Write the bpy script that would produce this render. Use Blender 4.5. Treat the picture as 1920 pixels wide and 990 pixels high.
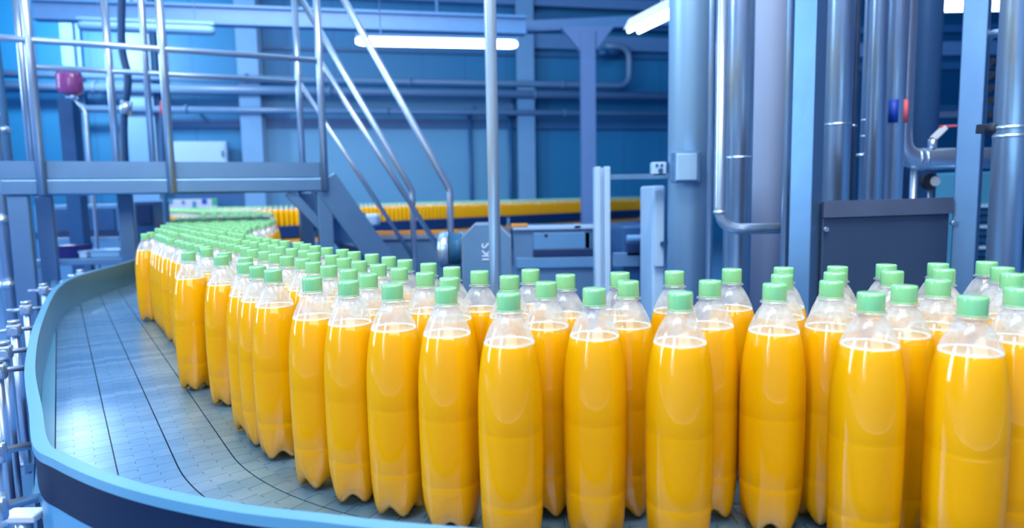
import bpy, bmesh, math, random
import numpy as np
from mathutils import Vector, Matrix

for _o in list(bpy.data.objects):
    bpy.data.objects.remove(_o)
SC = bpy.context.scene
COL = SC.collection
R = math.radians

# ------------------------------------------------------------------ camera
FPX, CX, CY, CAMZ = 1250.0, 960.0, 495.0, 1.438
_zw = Vector((-0.018, 1.0, 0.1048)).normalized()
_fy = (Vector((0, 0, -1)) - _zw * Vector((0, 0, -1)).dot(_zw)).normalized()
_fx = _fy.cross(_zw)
W3 = Matrix((_fx, _fy, _zw))
cam_d = bpy.data.cameras.new('camera')
cam = bpy.data.objects.new('camera', cam_d)
COL.objects.link(cam)
cam.matrix_world = Matrix.Translation((0, 0, CAMZ)) @ W3.to_4x4()
cam_d.sensor_width = 36
cam_d.lens = FPX / 1920 * 36
cam_d.clip_start = 0.02
cam_d.dof.use_dof = True
cam_d.dof.focus_distance = 1.15
cam_d.dof.aperture_fstop = 3.4
SC.camera = cam


def P(u, v, d):
    """world point seen at pixel (u, v) at distance d ahead (world Y)"""
    r = W3 @ Vector(((u - CX) / FPX, (CY - v) / FPX, -1.0))
    k = d / r.y
    return Vector((r.x * k, d, CAMZ + r.z * k))


# ------------------------------------------------------------------ world, exposure
SC.view_settings.view_transform = 'Standard'
SC.view_settings.look = 'None'
SC.view_settings.gamma = 1.0
SC.view_settings.use_curve_mapping = False
SC.view_settings.exposure = 0.05
world = bpy.data.worlds.new('world')
SC.world = world
world.use_nodes = True
bg = world.node_tree.nodes['Background']
bg.inputs[0].default_value = (0.35, 0.6, 1.0, 1)
bg.inputs[1].default_value = 0.3
SC.cycles.max_bounces = 8
SC.cycles.diffuse_bounces = 3
SC.cycles.glossy_bounces = 4
SC.cycles.transmission_bounces = 4
SC.cycles.transparent_max_bounces = 40
SC.cycles.caustics_reflective = False
SC.cycles.caustics_refractive = False
SC.cycles.sample_clamp_indirect = 4.0


def area(name, loc, target, sx, sy, power, color=(1, 1, 1)):
    l = bpy.data.lights.new(name, 'AREA')
    l.shape = 'RECTANGLE'
    l.size, l.size_y, l.energy, l.color = sx, sy, power, color
    o = bpy.data.objects.new(name, l)
    o.location = loc
    o.rotation_euler = (Vector(target) - Vector(loc)).to_track_quat('-Z', 'Y').to_euler()
    COL.objects.link(o)
    return o


# added unseen streak lights left and front-left, ceiling lamp fields, added fills
area('added_streak_light', (-12.2, 1.5, 4.2), (0, 1.5, 1.2), 2.3, 6.0, 760, (0.66, 0.86, 1.0))  # added at the left wall to put streaks on the bottles
area('added_streak_light', (-5.2, -5.55, 3.6), (-0.2, 1.0, 1.2), 1.3, 4.8, 290, (0.92, 0.96, 1.0))  # added behind the camera at left for more bottle streaks
area('ceiling_and_fill_lamps', (0.3, 0.4, 5.6), (0.3, 1.6, 1.0), 4.0, 2.0, 330, (1.0, 0.96, 0.90))
area('ceiling_and_fill_lamps', (-4.0, 7.0, 8.0), (-4.0, 8.0, 0), 9.0, 6.0, 400, (0.42, 0.74, 1.0))
area('ceiling_and_fill_lamps', (5.0, 9.0, 8.0), (5.0, 10.0, 0), 7.0, 6.0, 240, (0.42, 0.74, 1.0))
area('ceiling_and_fill_lamps', (0.6, -2.2, 2.9), (0.2, 1.2, 1.1), 3.2, 1.2, 60, (1.0, 0.93, 0.82))  # added warm fill from behind the camera for the bottle fronts
area('ceiling_and_fill_lamps', (-3.0, -2.5, 7.6), (-1.0, 2.0, 0), 6.0, 1.2, 220, (0.75, 0.9, 1.0))
area('ceiling_and_fill_lamps', (-3.0, 7.5, 5.2), (-1.5, 12.0, 1.1), 5.0, 1.0, 330, (1.0, 0.93, 0.82))  # added warm fill aimed at the far bottles


# ------------------------------------------------------------------ materials
def mat(name, color, rough=0.5, metal=0.0, noise=0.0, nscale=6.0, bump=0.0, bscale=60.0, coat=0.0, emit=None, estr=1.0, spec=0.5, stretch=None):
    m = bpy.data.materials.new(name)
    m.use_nodes = True
    nt = m.node_tree
    b = nt.nodes['Principled BSDF']
    b.inputs['Roughness'].default_value = rough
    b.inputs['Metallic'].default_value = metal
    b.inputs['Coat Weight'].default_value = coat
    b.inputs['Specular IOR Level'].default_value = spec
    if emit:
        b.inputs['Emission Color'].default_value = (*emit, 1)
        b.inputs['Emission Strength'].default_value = estr
    tc = nt.nodes.new('ShaderNodeTexCoord')
    mp = nt.nodes.new('ShaderNodeMapping')
    if stretch:
        mp.inputs['Scale'].default_value = stretch
    nt.links.new(tc.outputs['Object'], mp.inputs['Vector'])
    nz = nt.nodes.new('ShaderNodeTexNoise')
    nz.inputs['Scale'].default_value = nscale
    nz.inputs['Detail'].default_value = 4
    nt.links.new(mp.outputs[0], nz.inputs['Vector'])
    mx = nt.nodes.new('ShaderNodeMix')
    mx.data_type = 'RGBA'
    mx.inputs[6].default_value = (*[c * (1 - noise) for c in color], 1)
    mx.inputs[7].default_value = (*[min(1, c * (1 + noise)) for c in color], 1)
    nt.links.new(nz.outputs[0], mx.inputs[0])
    nt.links.new(mx.outputs[2], b.inputs['Base Color'])
    if bump:
        n2 = nt.nodes.new('ShaderNodeTexNoise')
        n2.inputs['Scale'].default_value = bscale
        nt.links.new(mp.outputs[0], n2.inputs['Vector'])
        bp = nt.nodes.new('ShaderNodeBump')
        bp.inputs['Strength'].default_value = bump
        bp.inputs['Distance'].default_value = 0.004
        nt.links.new(n2.outputs[0], bp.inputs['Height'])
        nt.links.new(bp.outputs[0], b.inputs['Normal'])
    return m


M = {}
M['wall'] = mat('wall_paint', (0.012, 0.20, 0.50), 0.55, noise=0.12, nscale=0.7)
M['wall_pale'] = mat('pale_wall_zone', (0.10, 0.34, 0.60), 0.5, noise=0.08, nscale=0.8)
M['floor'] = mat('floor_epoxy', (0.07, 0.20, 0.42), 0.35, noise=0.2, nscale=1.5)
M['ceil'] = mat('ceiling_sheet', (0.05, 0.25, 0.5), 0.6, noise=0.1)
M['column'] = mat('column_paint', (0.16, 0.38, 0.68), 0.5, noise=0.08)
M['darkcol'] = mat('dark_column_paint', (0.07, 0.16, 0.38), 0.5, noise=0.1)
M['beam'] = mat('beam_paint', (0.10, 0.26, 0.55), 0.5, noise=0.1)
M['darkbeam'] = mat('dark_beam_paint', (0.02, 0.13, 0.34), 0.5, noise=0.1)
M['pipe'] = mat('painted_pipe', (0.12, 0.25, 0.46), 0.35, noise=0.1)
M['steel'] = mat('stainless_steel', (0.60, 0.77, 0.95), 0.28, 0.85, noise=0.08, nscale=9, bump=0.12, bscale=30)
M['steel_b'] = mat('brushed_steel', (0.14, 0.30, 0.54), 0.38, 0.7, noise=0.15, nscale=5, bump=0.1, bscale=25)
M['tube'] = mat('rail_tube', (0.46, 0.60, 0.78), 0.32, 0.8, noise=0.06)
M['pole'] = mat('bright_pole_steel', (0.60, 0.78, 0.95), 0.3, 0.45, noise=0.04)
M['tank'] = mat('satin_tank', (0.36, 0.62, 0.88), 0.40, 0.35, noise=0.06, nscale=2)
M['tankpale'] = mat('pale_tank', (0.50, 0.63, 0.90), 0.5, 0.0, noise=0.05, nscale=2)
M['tankdark'] = mat('dark_tank', (0.05, 0.15, 0.34), 0.4, 0.3, noise=0.1, nscale=2)
M['hood'] = mat('grey_hood_steel', (0.055, 0.10, 0.19), 0.4, 0.55, noise=0.25, nscale=3, bump=0.1, bscale=12)
M['hoodlip'] = mat('hood_lip_steel', (0.13, 0.18, 0.29), 0.38, 0.6, noise=0.3, nscale=7)
M['paleblue'] = mat('pale_blue_enamel', (0.38, 0.60, 0.86), 0.4, noise=0.05)
M['midblue'] = mat('mid_blue_enamel', (0.10, 0.28, 0.55), 0.4, noise=0.1)
M['slate'] = mat('slate_blue_steel', (0.11, 0.25, 0.46), 0.38, 0.3, noise=0.15)
M['navy'] = mat('navy_plastic', (0.004, 0.03, 0.12), 0.4, noise=0.2)
M['darkblue'] = mat('dark_blue_enamel', (0.01, 0.08, 0.24), 0.4, noise=0.2)
M['crate'] = mat('crate_plastic', (0.003, 0.008, 0.16), 0.4, noise=0.1)
M['teal'] = mat('teal_paint', (0.05, 0.26, 0.42), 0.5, noise=0.1)
M['green'] = mat('signal_green', (0.02, 0.4, 0.22), 0.5)
M['skin'] = mat('rail_navy_face', (0.001, 0.014, 0.06), 0.6, 0.0, noise=0.15, nscale=4, spec=0.2)
M['rim'] = mat('rail_rim_plastic', (0.10, 0.31, 0.52), 0.4, noise=0.06, nscale=12)
M['railin'] = mat('rail_inner_liner', (0.10, 0.34, 0.58), 0.3, 0.3, noise=0.08, nscale=8)
M['band'] = mat('frame_band', (0.06, 0.30, 0.58), 0.35, 0.2, noise=0.1)
M['orange'] = mat('plain_orange', (0.75, 0.30, 0.05), 0.5)
M['magenta'] = mat('magenta_lamp_lens', (0.32, 0.07, 0.30), 0.25, coat=0.5)
M['bluetape'] = mat('blue_tape', (0.005, 0.06, 0.5), 0.5)
M['redtape'] = mat('red_tape', (0.75, 0.12, 0.16), 0.5)
M['black'] = mat('black_rubber', (0.012, 0.02, 0.04), 0.5)
M['white'] = mat('white_enamel', (0.75, 0.85, 0.95), 0.4)
M['board'] = mat('board_print', (0.55, 0.62, 0.82), 0.6)
M['letter'] = mat('letter_paint', (0.6, 0.75, 0.95), 0.5)
M['glow'] = mat('lamp_diffuser', (0.9, 0.95, 1), 0.4, emit=(0.86, 0.95, 1.0), estr=5.0)
M['softglow'] = mat('added_panel_glow', (0.8, 0.9, 1), 0.4, emit=(0.55, 0.80, 1.0), estr=1.1)  # glow of the two added, unseen wall panels


# bottle materials
def shell_material():
    m = bpy.data.materials.new('clear_pet')
    m.use_nodes = True
    nt = m.node_tree
    nt.nodes.clear()
    out = nt.nodes.new('ShaderNodeOutputMaterial')
    tr = nt.nodes.new('ShaderNodeBsdfTransparent')
    tr.inputs[0].default_value = (0.97, 0.985, 1.0, 1)
    gl = nt.nodes.new('ShaderNodeBsdfGlossy')
    gl.inputs['Roughness'].default_value = 0.07
    gl.inputs[0].default_value = (1, 1, 1, 1)
    df = nt.nodes.new('ShaderNodeBsdfDiffuse')
    df.inputs[0].default_value = (0.80, 0.88, 0.96, 1)
    tl = nt.nodes.new('ShaderNodeBsdfTranslucent')
    tl.inputs[0].default_value = (0.80, 0.88, 0.96, 1)
    hz = nt.nodes.new('ShaderNodeMixShader')
    hz.inputs[0].default_value = 0.5
    nt.links.new(df.outputs[0], hz.inputs[1])
    nt.links.new(tl.outputs[0], hz.inputs[2])
    # white haze painted into the unfilled neck, standing for blurred highlights
    tc = nt.nodes.new('ShaderNodeTexCoord')
    sp = nt.nodes.new('ShaderNodeSeparateXYZ')
    nt.links.new(tc.outputs['Object'], sp.inputs[0])
    mr = nt.nodes.new('ShaderNodeMapRange')
    mr.inputs[1].default_value = 0.2585
    mr.inputs[2].default_value = 0.2605
    mr.inputs[3].default_value = 0.0
    mr.inputs[4].default_value = 1.0
    nt.links.new(sp.outputs[2], mr.inputs[0])
    nz = nt.nodes.new('ShaderNodeTexNoise')
    nz.inputs['Scale'].default_value = 45
    nt.links.new(tc.outputs['Object'], nz.inputs['Vector'])
    r2 = nt.nodes.new('ShaderNodeMapRange')
    r2.inputs[1].default_value = 0.35
    r2.inputs[2].default_value = 0.7
    r2.inputs[3].default_value = 0.28
    r2.inputs[4].default_value = 0.58
    nt.links.new(nz.outputs[0], r2.inputs[0])
    ml = nt.nodes.new('ShaderNodeMath')
    ml.operation = 'MULTIPLY'
    nt.links.new(mr.outputs[0], ml.inputs[0])
    nt.links.new(r2.outputs[0], ml.inputs[1])
    m1 = nt.nodes.new('ShaderNodeMixShader')
    nt.links.new(ml.outputs[0], m1.inputs[0])
    nt.links.new(tr.outputs[0], m1.inputs[1])
    nt.links.new(hz.outputs[0], m1.inputs[2])
    lw = nt.nodes.new('ShaderNodeLayerWeight')
    lw.inputs[0].default_value = 0.5
    pw = nt.nodes.new('ShaderNodeMath')
    pw.operation = 'POWER'
    pw.inputs[1].default_value = 5.0
    nt.links.new(lw.outputs['Facing'], pw.inputs[0])
    fr = nt.nodes.new('ShaderNodeMath')
    fr.operation = 'MULTIPLY_ADD'
    fr.inputs[1].default_value = 0.35
    fr.inputs[2].default_value = 0.05
    nt.links.new(pw.outputs[0], fr.inputs[0])
    m2 = nt.nodes.new('ShaderNodeMixShader')
    nt.links.new(fr.outputs[0], m2.inputs[0])
    nt.links.new(m1.outputs[0], m2.inputs[1])
    nt.links.new(gl.outputs[0], m2.inputs[2])
    nt.links.new(m2.outputs[0], out.inputs[0])
    return m


def juice_material():
    m = bpy.data.materials.new('orange_juice')
    m.use_nodes = True
    nt = m.node_tree
    nt.nodes.clear()
    out = nt.nodes.new('ShaderNodeOutputMaterial')
    df = nt.nodes.new('ShaderNodeBsdfDiffuse')
    tl = nt.nodes.new('ShaderNodeBsdfTranslucent')
    nz = nt.nodes.new('ShaderNodeTexNoise')
    tc = nt.nodes.new('ShaderNodeTexCoord')
    nz.inputs['Scale'].default_value = 12
    nt.links.new(tc.outputs['Object'], nz.inputs['Vector'])
    mx = nt.nodes.new('ShaderNodeMix')
    mx.data_type = 'RGBA'
    mx.inputs[6].default_value = (1.0, 0.47, 0.002, 1)
    mx.inputs[7].default_value = (1.0, 0.50, 0.002, 1)
    nt.links.new(nz.outputs[0], mx.inputs[0])
    nt.links.new(mx.outputs[2], df.inputs[0])
    tl.inputs[0].default_value = (1.0, 0.62, 0.01, 1)
    ms = nt.nodes.new('ShaderNodeMixShader')
    ms.inputs[0].default_value = 0.12
    nt.links.new(df.outputs[0], ms.inputs[1])
    nt.links.new(tl.outputs[0], ms.inputs[2])
    nt.links.new(ms.outputs[0], out.inputs[0])
    return m


M['shell'] = shell_material()
M['juice'] = juice_material()
M['foam'] = mat('juice_foam', (0.95, 0.93, 0.80), 0.6, noise=0.05, nscale=200)
M['cap'] = mat('green_cap', (0.25, 0.68, 0.31), 0.25, noise=0.05, coat=0.6)


def chain_material():
    """slat-top chain: UV x = metres across the lane, y = metres along it"""
    m = bpy.data.materials.new('slat_chain_steel')
    m.use_nodes = True
    nt = m.node_tree
    b = nt.nodes['Principled BSDF']
    uv = nt.nodes.new('ShaderNodeUVMap')
    uv.uv_map = 'lane'
    sp = nt.nodes.new('ShaderNodeSeparateXYZ')
    nt.links.new(uv.outputs[0], sp.inputs[0])

    def mth(op, a, b_=None, c=None):
        n = nt.nodes.new('ShaderNodeMath')
        n.operation = op
        for i, x in enumerate((a, b_, c)):
            if x is None:
                continue
            if isinstance(x, (int, float)):
                n.inputs[i].default_value = x
            else:
                nt.links.new(x, n.inputs[i])
        return n.outputs[0]
    w = mth('ABSOLUTE', sp.outputs[0])           # distance from the lane centre
    mid = mth('LESS_THAN', w, 0.0145)            # hinge tongue in the middle of a slat
    y = mth('ADD', sp.outputs[1], mth('MULTIPLY', mid, 0.009))
    fr = mth('FRACT', mth('DIVIDE', y, 0.0381))
    line = mth('LESS_THAN', fr, 0.035)
    side = mth('LESS_THAN', mth('ABSOLUTE', mth('SUBTRACT', w, 0.0145)), 0.0006)
    dash = mth('MULTIPLY', side, mth('LESS_THAN', mth('FRACT', mth('DIVIDE', sp.outputs[1], 0.0381)), 0.28))
    dark = mth('MAXIMUM', line, dash)
    # slat to slat polish variation
    cb = nt.nodes.new('ShaderNodeCombineXYZ')
    nt.links.new(mth('FLOOR', mth('DIVIDE', y, 0.0381)), cb.inputs[1])
    tc = nt.nodes.new('ShaderNodeTexCoord')
    nz = nt.nodes.new('ShaderNodeTexNoise')
    nz.inputs['Scale'].default_value = 22
    nz.inputs['Detail'].default_value = 3
    nt.links.new(tc.outputs['Object'], nz.inputs['Vector'])
    wn = nt.nodes.new('ShaderNodeTexWhiteNoise')
    wn.noise_dimensions = '3D'
    nt.links.new(cb.outputs[0], wn.inputs['Vector'])
    v = mth('ADD', mth('MULTIPLY', nz.outputs[0], 0.5), mth('MULTIPLY', wn.outputs[0], 0.35))
    mx = nt.nodes.new('ShaderNodeMix')
    mx.data_type = 'RGBA'
    mx.inputs[6].default_value = (0.10, 0.30, 0.55, 1)
    mx.inputs[7].default_value = (0.40, 0.66, 0.90, 1)
    nt.links.new(v, mx.inputs[0])
    m3 = nt.nodes.new('ShaderNodeMix')
    m3.data_type = 'RGBA'
    m3.inputs[7].default_value = (0.01, 0.04, 0.12, 1)
    nt.links.new(mx.outputs[2], m3.inputs[6])
    nt.links.new(mth('MULTIPLY', dark, 0.8), m3.inputs[0])
    nt.links.new(m3.outputs[2], b.inputs['Base Color'])
    b.inputs['Metallic'].default_value = 0.75
    b.inputs['Roughness'].default_value = 0.34
    bp = nt.nodes.new('ShaderNodeBump')
    bp.inputs['Strength'].default_value = 0.5
    bp.inputs['Distance'].default_value = 0.0015
    nt.links.new(mth('SUBTRACT', v, dark), bp.inputs['Height'])
    nt.links.new(bp.outputs[0], b.inputs['Normal'])
    return m


M['chain'] = chain_material()


def panel_material():
    """sandwich-panel wall: vertical joints every 1.1 m and fine ribs"""
    m = mat('wall_panels', (0.010, 0.20, 0.46), 0.5)
    nt = m.node_tree
    b = nt.nodes['Principled BSDF']
    tc = nt.nodes.new('ShaderNodeTexCoord')
    sp = nt.nodes.new('ShaderNodeSeparateXYZ')
    nt.links.new(tc.outputs['Object'], sp.inputs[0])
    d = nt.nodes.new('ShaderNodeMath')
    d.operation = 'DIVIDE'
    nt.links.new(sp.outputs[0], d.inputs[0])
    d.inputs[1].default_value = 1.1
    f = nt.nodes.new('ShaderNodeMath')
    f.operation = 'FRACT'
    nt.links.new(d.outputs[0], f.inputs[0])
    l = nt.nodes.new('ShaderNodeMath')
    l.operation = 'LESS_THAN'
    nt.links.new(f.outputs[0], l.inputs[0])
    l.inputs[1].default_value = 0.03
    mx = nt.nodes.new('ShaderNodeMix')
    mx.data_type = 'RGBA'
    src = b.inputs['Base Color'].links[0].from_socket
    nt.links.new(src, mx.inputs[6])
    mx.inputs[7].default_value = (0.02, 0.14, 0.38, 1)
    nt.links.new(l.outputs[0], mx.inputs[0])
    nt.links.new(mx.outputs[2], b.inputs['Base Color'])
    return m


M['panels'] = panel_material()


# ------------------------------------------------------------------ mesh helpers
class MB:
    def __init__(s):
        s.v, s.f, s.sm = [], [], []

    def add(s, vs, fs, smooth=False):
        o = len(s.v)
        s.v += [tuple(x) for x in vs]
        s.f += [tuple(i + o for i in f) for f in fs]
        s.sm += [smooth] * len(fs)
        return s

    def box(s, c, size, ax=None, bev=0.0):
        """box centred at c; ax = (x axis, y axis) directions for a rotated one"""
        c = Vector(c)
        X = Vector(ax[0]).normalized() if ax else Vector((1, 0, 0))
        Z = Vector((0, 0, 1)) if not ax or len(ax) < 3 else Vector(ax[2]).normalized()
        Y = Vector(ax[1]).normalized() if ax and len(ax) > 1 else Z.cross(X)
        hx, hy, hz = [q / 2 for q in size]
        b = min(bev, hx * .9, hy * .9, hz * .9)
        if b <= 0:
            vs = [c + X * hx * i + Y * hy * j + Z * hz * k for i in (-1, 1) for j in (-1, 1) for k in (-1, 1)]
            return s.add(vs, [(0, 1, 3, 2), (4, 6, 7, 5), (0, 4, 5, 1), (2, 3, 7, 6), (0, 2, 6, 4), (1, 5, 7, 3)])
        bm = bmesh.new()
        bmesh.ops.create_cube(bm, size=1)
        for v in bm.verts:
            v.co = Vector((v.co.x * 2 * hx, v.co.y * 2 * hy, v.co.z * 2 * hz))
        bmesh.ops.bevel(bm, geom=bm.edges[:], offset=b, segments=2, affect='EDGES', profile=0.5)
        bm.verts.index_update()
        vs = [c + X * v.co.x + Y * v.co.y + Z * v.co.z for v in bm.verts]
        fs = [tuple(v.index for v in f.verts) for f in bm.faces]
        bm.free()
        return s.add(vs, fs)

    def bar(s, a, b, w, h, up=(0, 0, 1), bev=0.0):
        """rectangular bar from a to b: w across, h along 'up'"""
        a, b = Vector(a), Vector(b)
        X = (b - a).normalized()
        U = Vector(up)
        Y = U.cross(X).normalized()
        Z = X.cross(Y)
        return s.box((a + b) / 2, ((b - a).length, w, h), (X, Y, Z), bev)

    def tube(s, pts, r, n=14, cap=True, rs=None):
        pts = [Vector(p) for p in pts]
        N = len(pts)
        t0 = (pts[1] - pts[0]).normalized()
        ref = Vector((0, 0, 1)) if abs(t0.z) < 0.9 else Vector((1, 0, 0))
        nrm = (ref - t0 * ref.dot(t0)).normalized()
        vs = []
        for i, p in enumerate(pts):
            t = ((pts[min(i + 1, N - 1)] - p).normalized() + (p - pts[max(i - 1, 0)]).normalized())
            t = t.normalized() if t.length > 1e-6 else t0
            nrm = (nrm - t * nrm.dot(t)).normalized()
            bn = t.cross(nrm)
            rr = rs[i] if rs else r
            for k in range(n):
                a = 2 * math.pi * k / n
                vs.append(p + (nrm * math.cos(a) + bn * math.sin(a)) * rr)
        fs = [(i * n + k, i * n + (k + 1) % n, (i + 1) * n + (k + 1) % n, (i + 1) * n + k) for i in range(N - 1) for k in range(n)]
        s.add(vs, fs, True)
        if cap:
            o = len(s.v) - len(vs)
            s.f += [tuple(o + k for k in reversed(range(n))), tuple(o + (N - 1) * n + k for k in range(n))]
            s.sm += [False, False]
        return s

    def cyl(s, a, b, r, n=24):
        return s.tube([a, b], r, n)

    def prism(s, poly, z0, z1, c=(0, 0, 0), X=(1, 0, 0), Y=(0, 1, 0), Z=(0, 0, 1)):
        c, X, Y, Z = Vector(c), Vector(X), Vector(Y), Vector(Z)
        n = len(poly)
        vs = [c + X * p[0] + Y * p[1] + Z * z0 for p in poly] + [c + X * p[0] + Y * p[1] + Z * z1 for p in poly]
        fs = [tuple(reversed(range(n))), tuple(range(n, 2 * n))] + [(i, (i + 1) % n, n + (i + 1) % n, n + i) for i in range(n)]
        return s.add(vs, fs)

    def mesh(s, name, mats):
        me = bpy.data.meshes.new(name)
        me.from_pydata(s.v, [], s.f)
        me.polygons.foreach_set('use_smooth', s.sm)
        for m in mats:
            me.materials.append(m)
        me.update()
        return me

    def build(s, name, m, parent=None):
        me = s.mesh(name, m if isinstance(m, list) else [m])
        o = bpy.data.objects.new(name, me)
        COL.objects.link(o)
        if parent:
            put(o, parent)
        return o


def put(o, parent):
    o.parent = parent
    off = Vector((0, 0, 0))
    p = parent
    while p:
        off += Vector(p.location)
        p = p.parent
    o.location = Vector(o.location) - off     # the meshes here are written in world coordinates
    return o


def tag(o, label, cat, group=None, kind=None):
    o['label'] = label
    o['category'] = cat
    if group:
        o['group'] = group
    if kind:
        o['kind'] = kind
    return o


def thing(name, loc, label, cat, group=None):
    o = bpy.data.objects.new(name, None)
    o.empty_display_size = 0.1
    o.location = loc
    COL.objects.link(o)
    return tag(o, label, cat, group)


def struct(name, mb, m):
    o = mb.build(name, m)
    o['kind'] = 'structure'
    return o


def arc(p0, p1, p2, r, n=7):
    """points rounding the corner p1 between p0 and p2"""
    p0, p1, p2 = Vector(p0), Vector(p1), Vector(p2)
    a, b = (p0 - p1).normalized(), (p2 - p1).normalized()
    A, B = p1 + a * r, p1 + b * r
    return [A * (1 - t) ** 2 + p1 * 2 * t * (1 - t) + B * t * t for t in [i / (n - 1) for i in range(n)]]


def bent(pts, r):
    pts = [Vector(p) for p in pts]
    out = [pts[0]]
    for i in range(1, len(pts) - 1):
        out += arc(pts[i - 1], pts[i], pts[i + 1], r)
    return out + [pts[-1]]


def smooth_path(pts, n=8):
    pts = [Vector((*p, 0)) if len(p) == 2 else Vector(p) for p in pts]
    out = []
    for i in range(len(pts) - 1):
        p0, p1, p2, p3 = pts[max(i - 1, 0)], pts[i], pts[i + 1], pts[min(i + 2, len(pts) - 1)]
        for k in range(n):
            t = k / n
            out.append(0.5 * ((2 * p1) + (p2 - p0) * t + (2 * p0 - 5 * p1 + 4 * p2 - p3) * t * t + (3 * p1 - p0 - 3 * p2 + p3) * t ** 3))
    return out + [pts[-1]]


def normals2(path):
    """left-hand unit normals of a plan path"""
    out = []
    for i, p in enumerate(path):
        t = path[min(i + 1, len(path) - 1)] - path[max(i - 1, 0)]
        t.z = 0
        t.normalize()
        out.append(Vector((-t.y, t.x, 0)))
    return out


def ribbon(mb, path, o0, o1, z0, z1, smooth=False):
    """closed rectangular section swept along a plan path between offsets o0..o1 and heights z0..z1"""
    ns = normals2(path)
    vs = []
    for p, n in zip(path, ns):
        for o, z in ((o0, z0), (o1, z0), (o1, z1), (o0, z1)):
            q = p + n * o
            vs.append((q.x, q.y, z))
    N = len(path)
    for k in range(4):                      # each side its own strip, so that corners stay crisp
        strip = []
        for i in range(N):
            strip += [vs[i * 4 + k], vs[i * 4 + (k + 1) % 4]]
        mb.add(strip, [(2 * i, 2 * i + 1, 2 * i + 3, 2 * i + 2) for i in range(N - 1)], smooth)
    mb.add(vs[:4], [(3, 2, 1, 0)])
    return mb.add(vs[-4:], [(0, 1, 2, 3)])


BELT = 1.0

# ================================================================== the room
WA, WB = Vector((-14.5, 14.94, 0)), Vector((16.5, 21.6, 0))       # back wall line
wx = (WB - WA).normalized()
wn = Vector((-wx.y, wx.x, 0))


def wall_d(u):
    """distance ahead at which the view column u meets the back wall"""
    k = (u - CX) / FPX
    return (WA.y - WA.x * wx.y / wx.x) / (1 - k * wx.y / wx.x)


def wpt(u, v, off=0.0):
    """point on the back wall, 'off' metres in front of it"""
    return P(u, v, wall_d(u) - off)


H = 9.0
o = struct('wall_back', MB().box((0, 0, 0), ((WB - WA).length, 0.3, H)), M['panels'])
o.location = (WA + WB) / 2 + wn * 0.15 + Vector((0, 0, H / 2))
o.rotation_euler.z = math.atan2(wx.y, wx.x)
struct('wall_left', MB().box((-14.6, 4.6, H / 2), (0.3, 21, H)), M['wall'])
struct('wall_right', MB().box((16.6, 7.9, H / 2), (0.3, 27.6, H)), M['wall'])
struct('wall_front', MB().box((1, -5.9, H / 2), (31.5, 0.3, H)), M['wall'])
struct('floor', MB().box((1, 7.9, -0.1), (32, 28, 0.2)), M['floor'])
struct('ceiling', MB().box((1, 7.9, H + 0.1), (32, 28, 0.2)), M['ceil'])
wmb = MB().box((-14.42, 1.5, 4.2), (0.08, 2.8, 6.2))  # added glowing panel, out of view, behind the left streak light
struct('added_glow_panel_1', wmb, M['softglow'])


struct('added_glow_panel_2', MB().box((-5.2, -5.70, 3.6), (1.9, .08, 5.0)), M['softglow'])  # added glowing panel, out of view, behind the front-left streak light


def wall_box(u0, v0, u1, v1, thick, off=0.0):
    """axis-aligned-in-view patch standing on the back wall as a real slab"""
    a, b = wpt(u0, v1), wpt(u1, v1)
    t = wpt(u0, v0)
    t2 = wpt(u1, v0)
    z0, z1 = (a.z + b.z) / 2, (t.z + t2.z) / 2
    c = (Vector((a.x, a.y, 0)) + Vector((b.x, b.y, 0))) / 2 - wn * (thick / 2 + off)
    L = (Vector((b.x, b.y, 0)) - Vector((a.x, a.y, 0))).length
    return MB().box((c.x, c.y, (z0 + z1) / 2), (L, thick, z1 - z0), (wx, wn))


def wall_strip(u0, u1, z0, z1, thick, off=0.0):
    a, b = wpt(u0, 370), wpt(u1, 370)
    c = (Vector((a.x, a.y, 0)) + Vector((b.x, b.y, 0))) / 2 - wn * (thick / 2 + off)
    L = (Vector((b.x, b.y, 0)) - Vector((a.x, a.y, 0))).length
    return MB().box((c.x, c.y, (z0 + z1) / 2), (L, thick, z1 - z0), (wx, wn))


zs = wpt(700, 232).z
struct('trim_1', wall_strip(500, 962, 0.02, zs - 0.12, 0.05), M['wall_pale'])  # paler slab on the wall between two columns
struct('trim_2', wall_strip(330, 1500, zs - 0.12, zs + 0.12, 0.10), M['darkbeam'])
struct('trim_3', wall_strip(500, 962, zs + 0.12, zs + 0.75, 0.05), M['wall_pale'])
struct('trim_4', wall_strip(500, 1500, wpt(700, 98).z, wpt(700, 92).z, 0.08), M['darkbeam'])
struct('trim_5', wall_strip(1000, 1500, wpt(1100, 96).z, wpt(1100, 70).z, 0.22), M['beam'])
struct('trim_6', wall_strip(960, 1500, wpt(1100, 58).z, wpt(1100, 34).z, 0.3), M['darkbeam'])
struct('trim_7', wall_strip(500, 1500, wpt(1100, 20).z, wpt(1100, 2).z, 0.3), M['beam'])
struct('trim_8', wall_strip(330, 470, 0.02, wpt(400, 300).z, 0.06), M['darkbeam'])


def wall_column(u, w_px, m, label, z1=H - 0.02, deep=0.3, name='wall_column'):
    p = wpt(u, 370)
    w = w_px * p.y / FPX
    c = Vector((p.x, p.y, 0)) - wn * (deep / 2 + 0.12)
    t = thing(name, (c.x, c.y, 0), label, 'column')
    mb = MB().box((c.x, c.y - deep * .42, z1 / 2), (w, 0.04, z1), (wx, wn))
    mb.box((c.x, c.y + deep * .42, z1 / 2), (w, 0.04, z1), (wx, wn))
    mb.box((c.x, c.y, z1 / 2), (0.06, deep * .8, z1), (wx, wn))
    mb.build('column_shaft', m, t)
    MB().box((c.x, c.y, 0.02), (w * 1.5, deep * 1.5, 0.04), (wx, wn)).build('base_plate', m, t)
    return t


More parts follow.
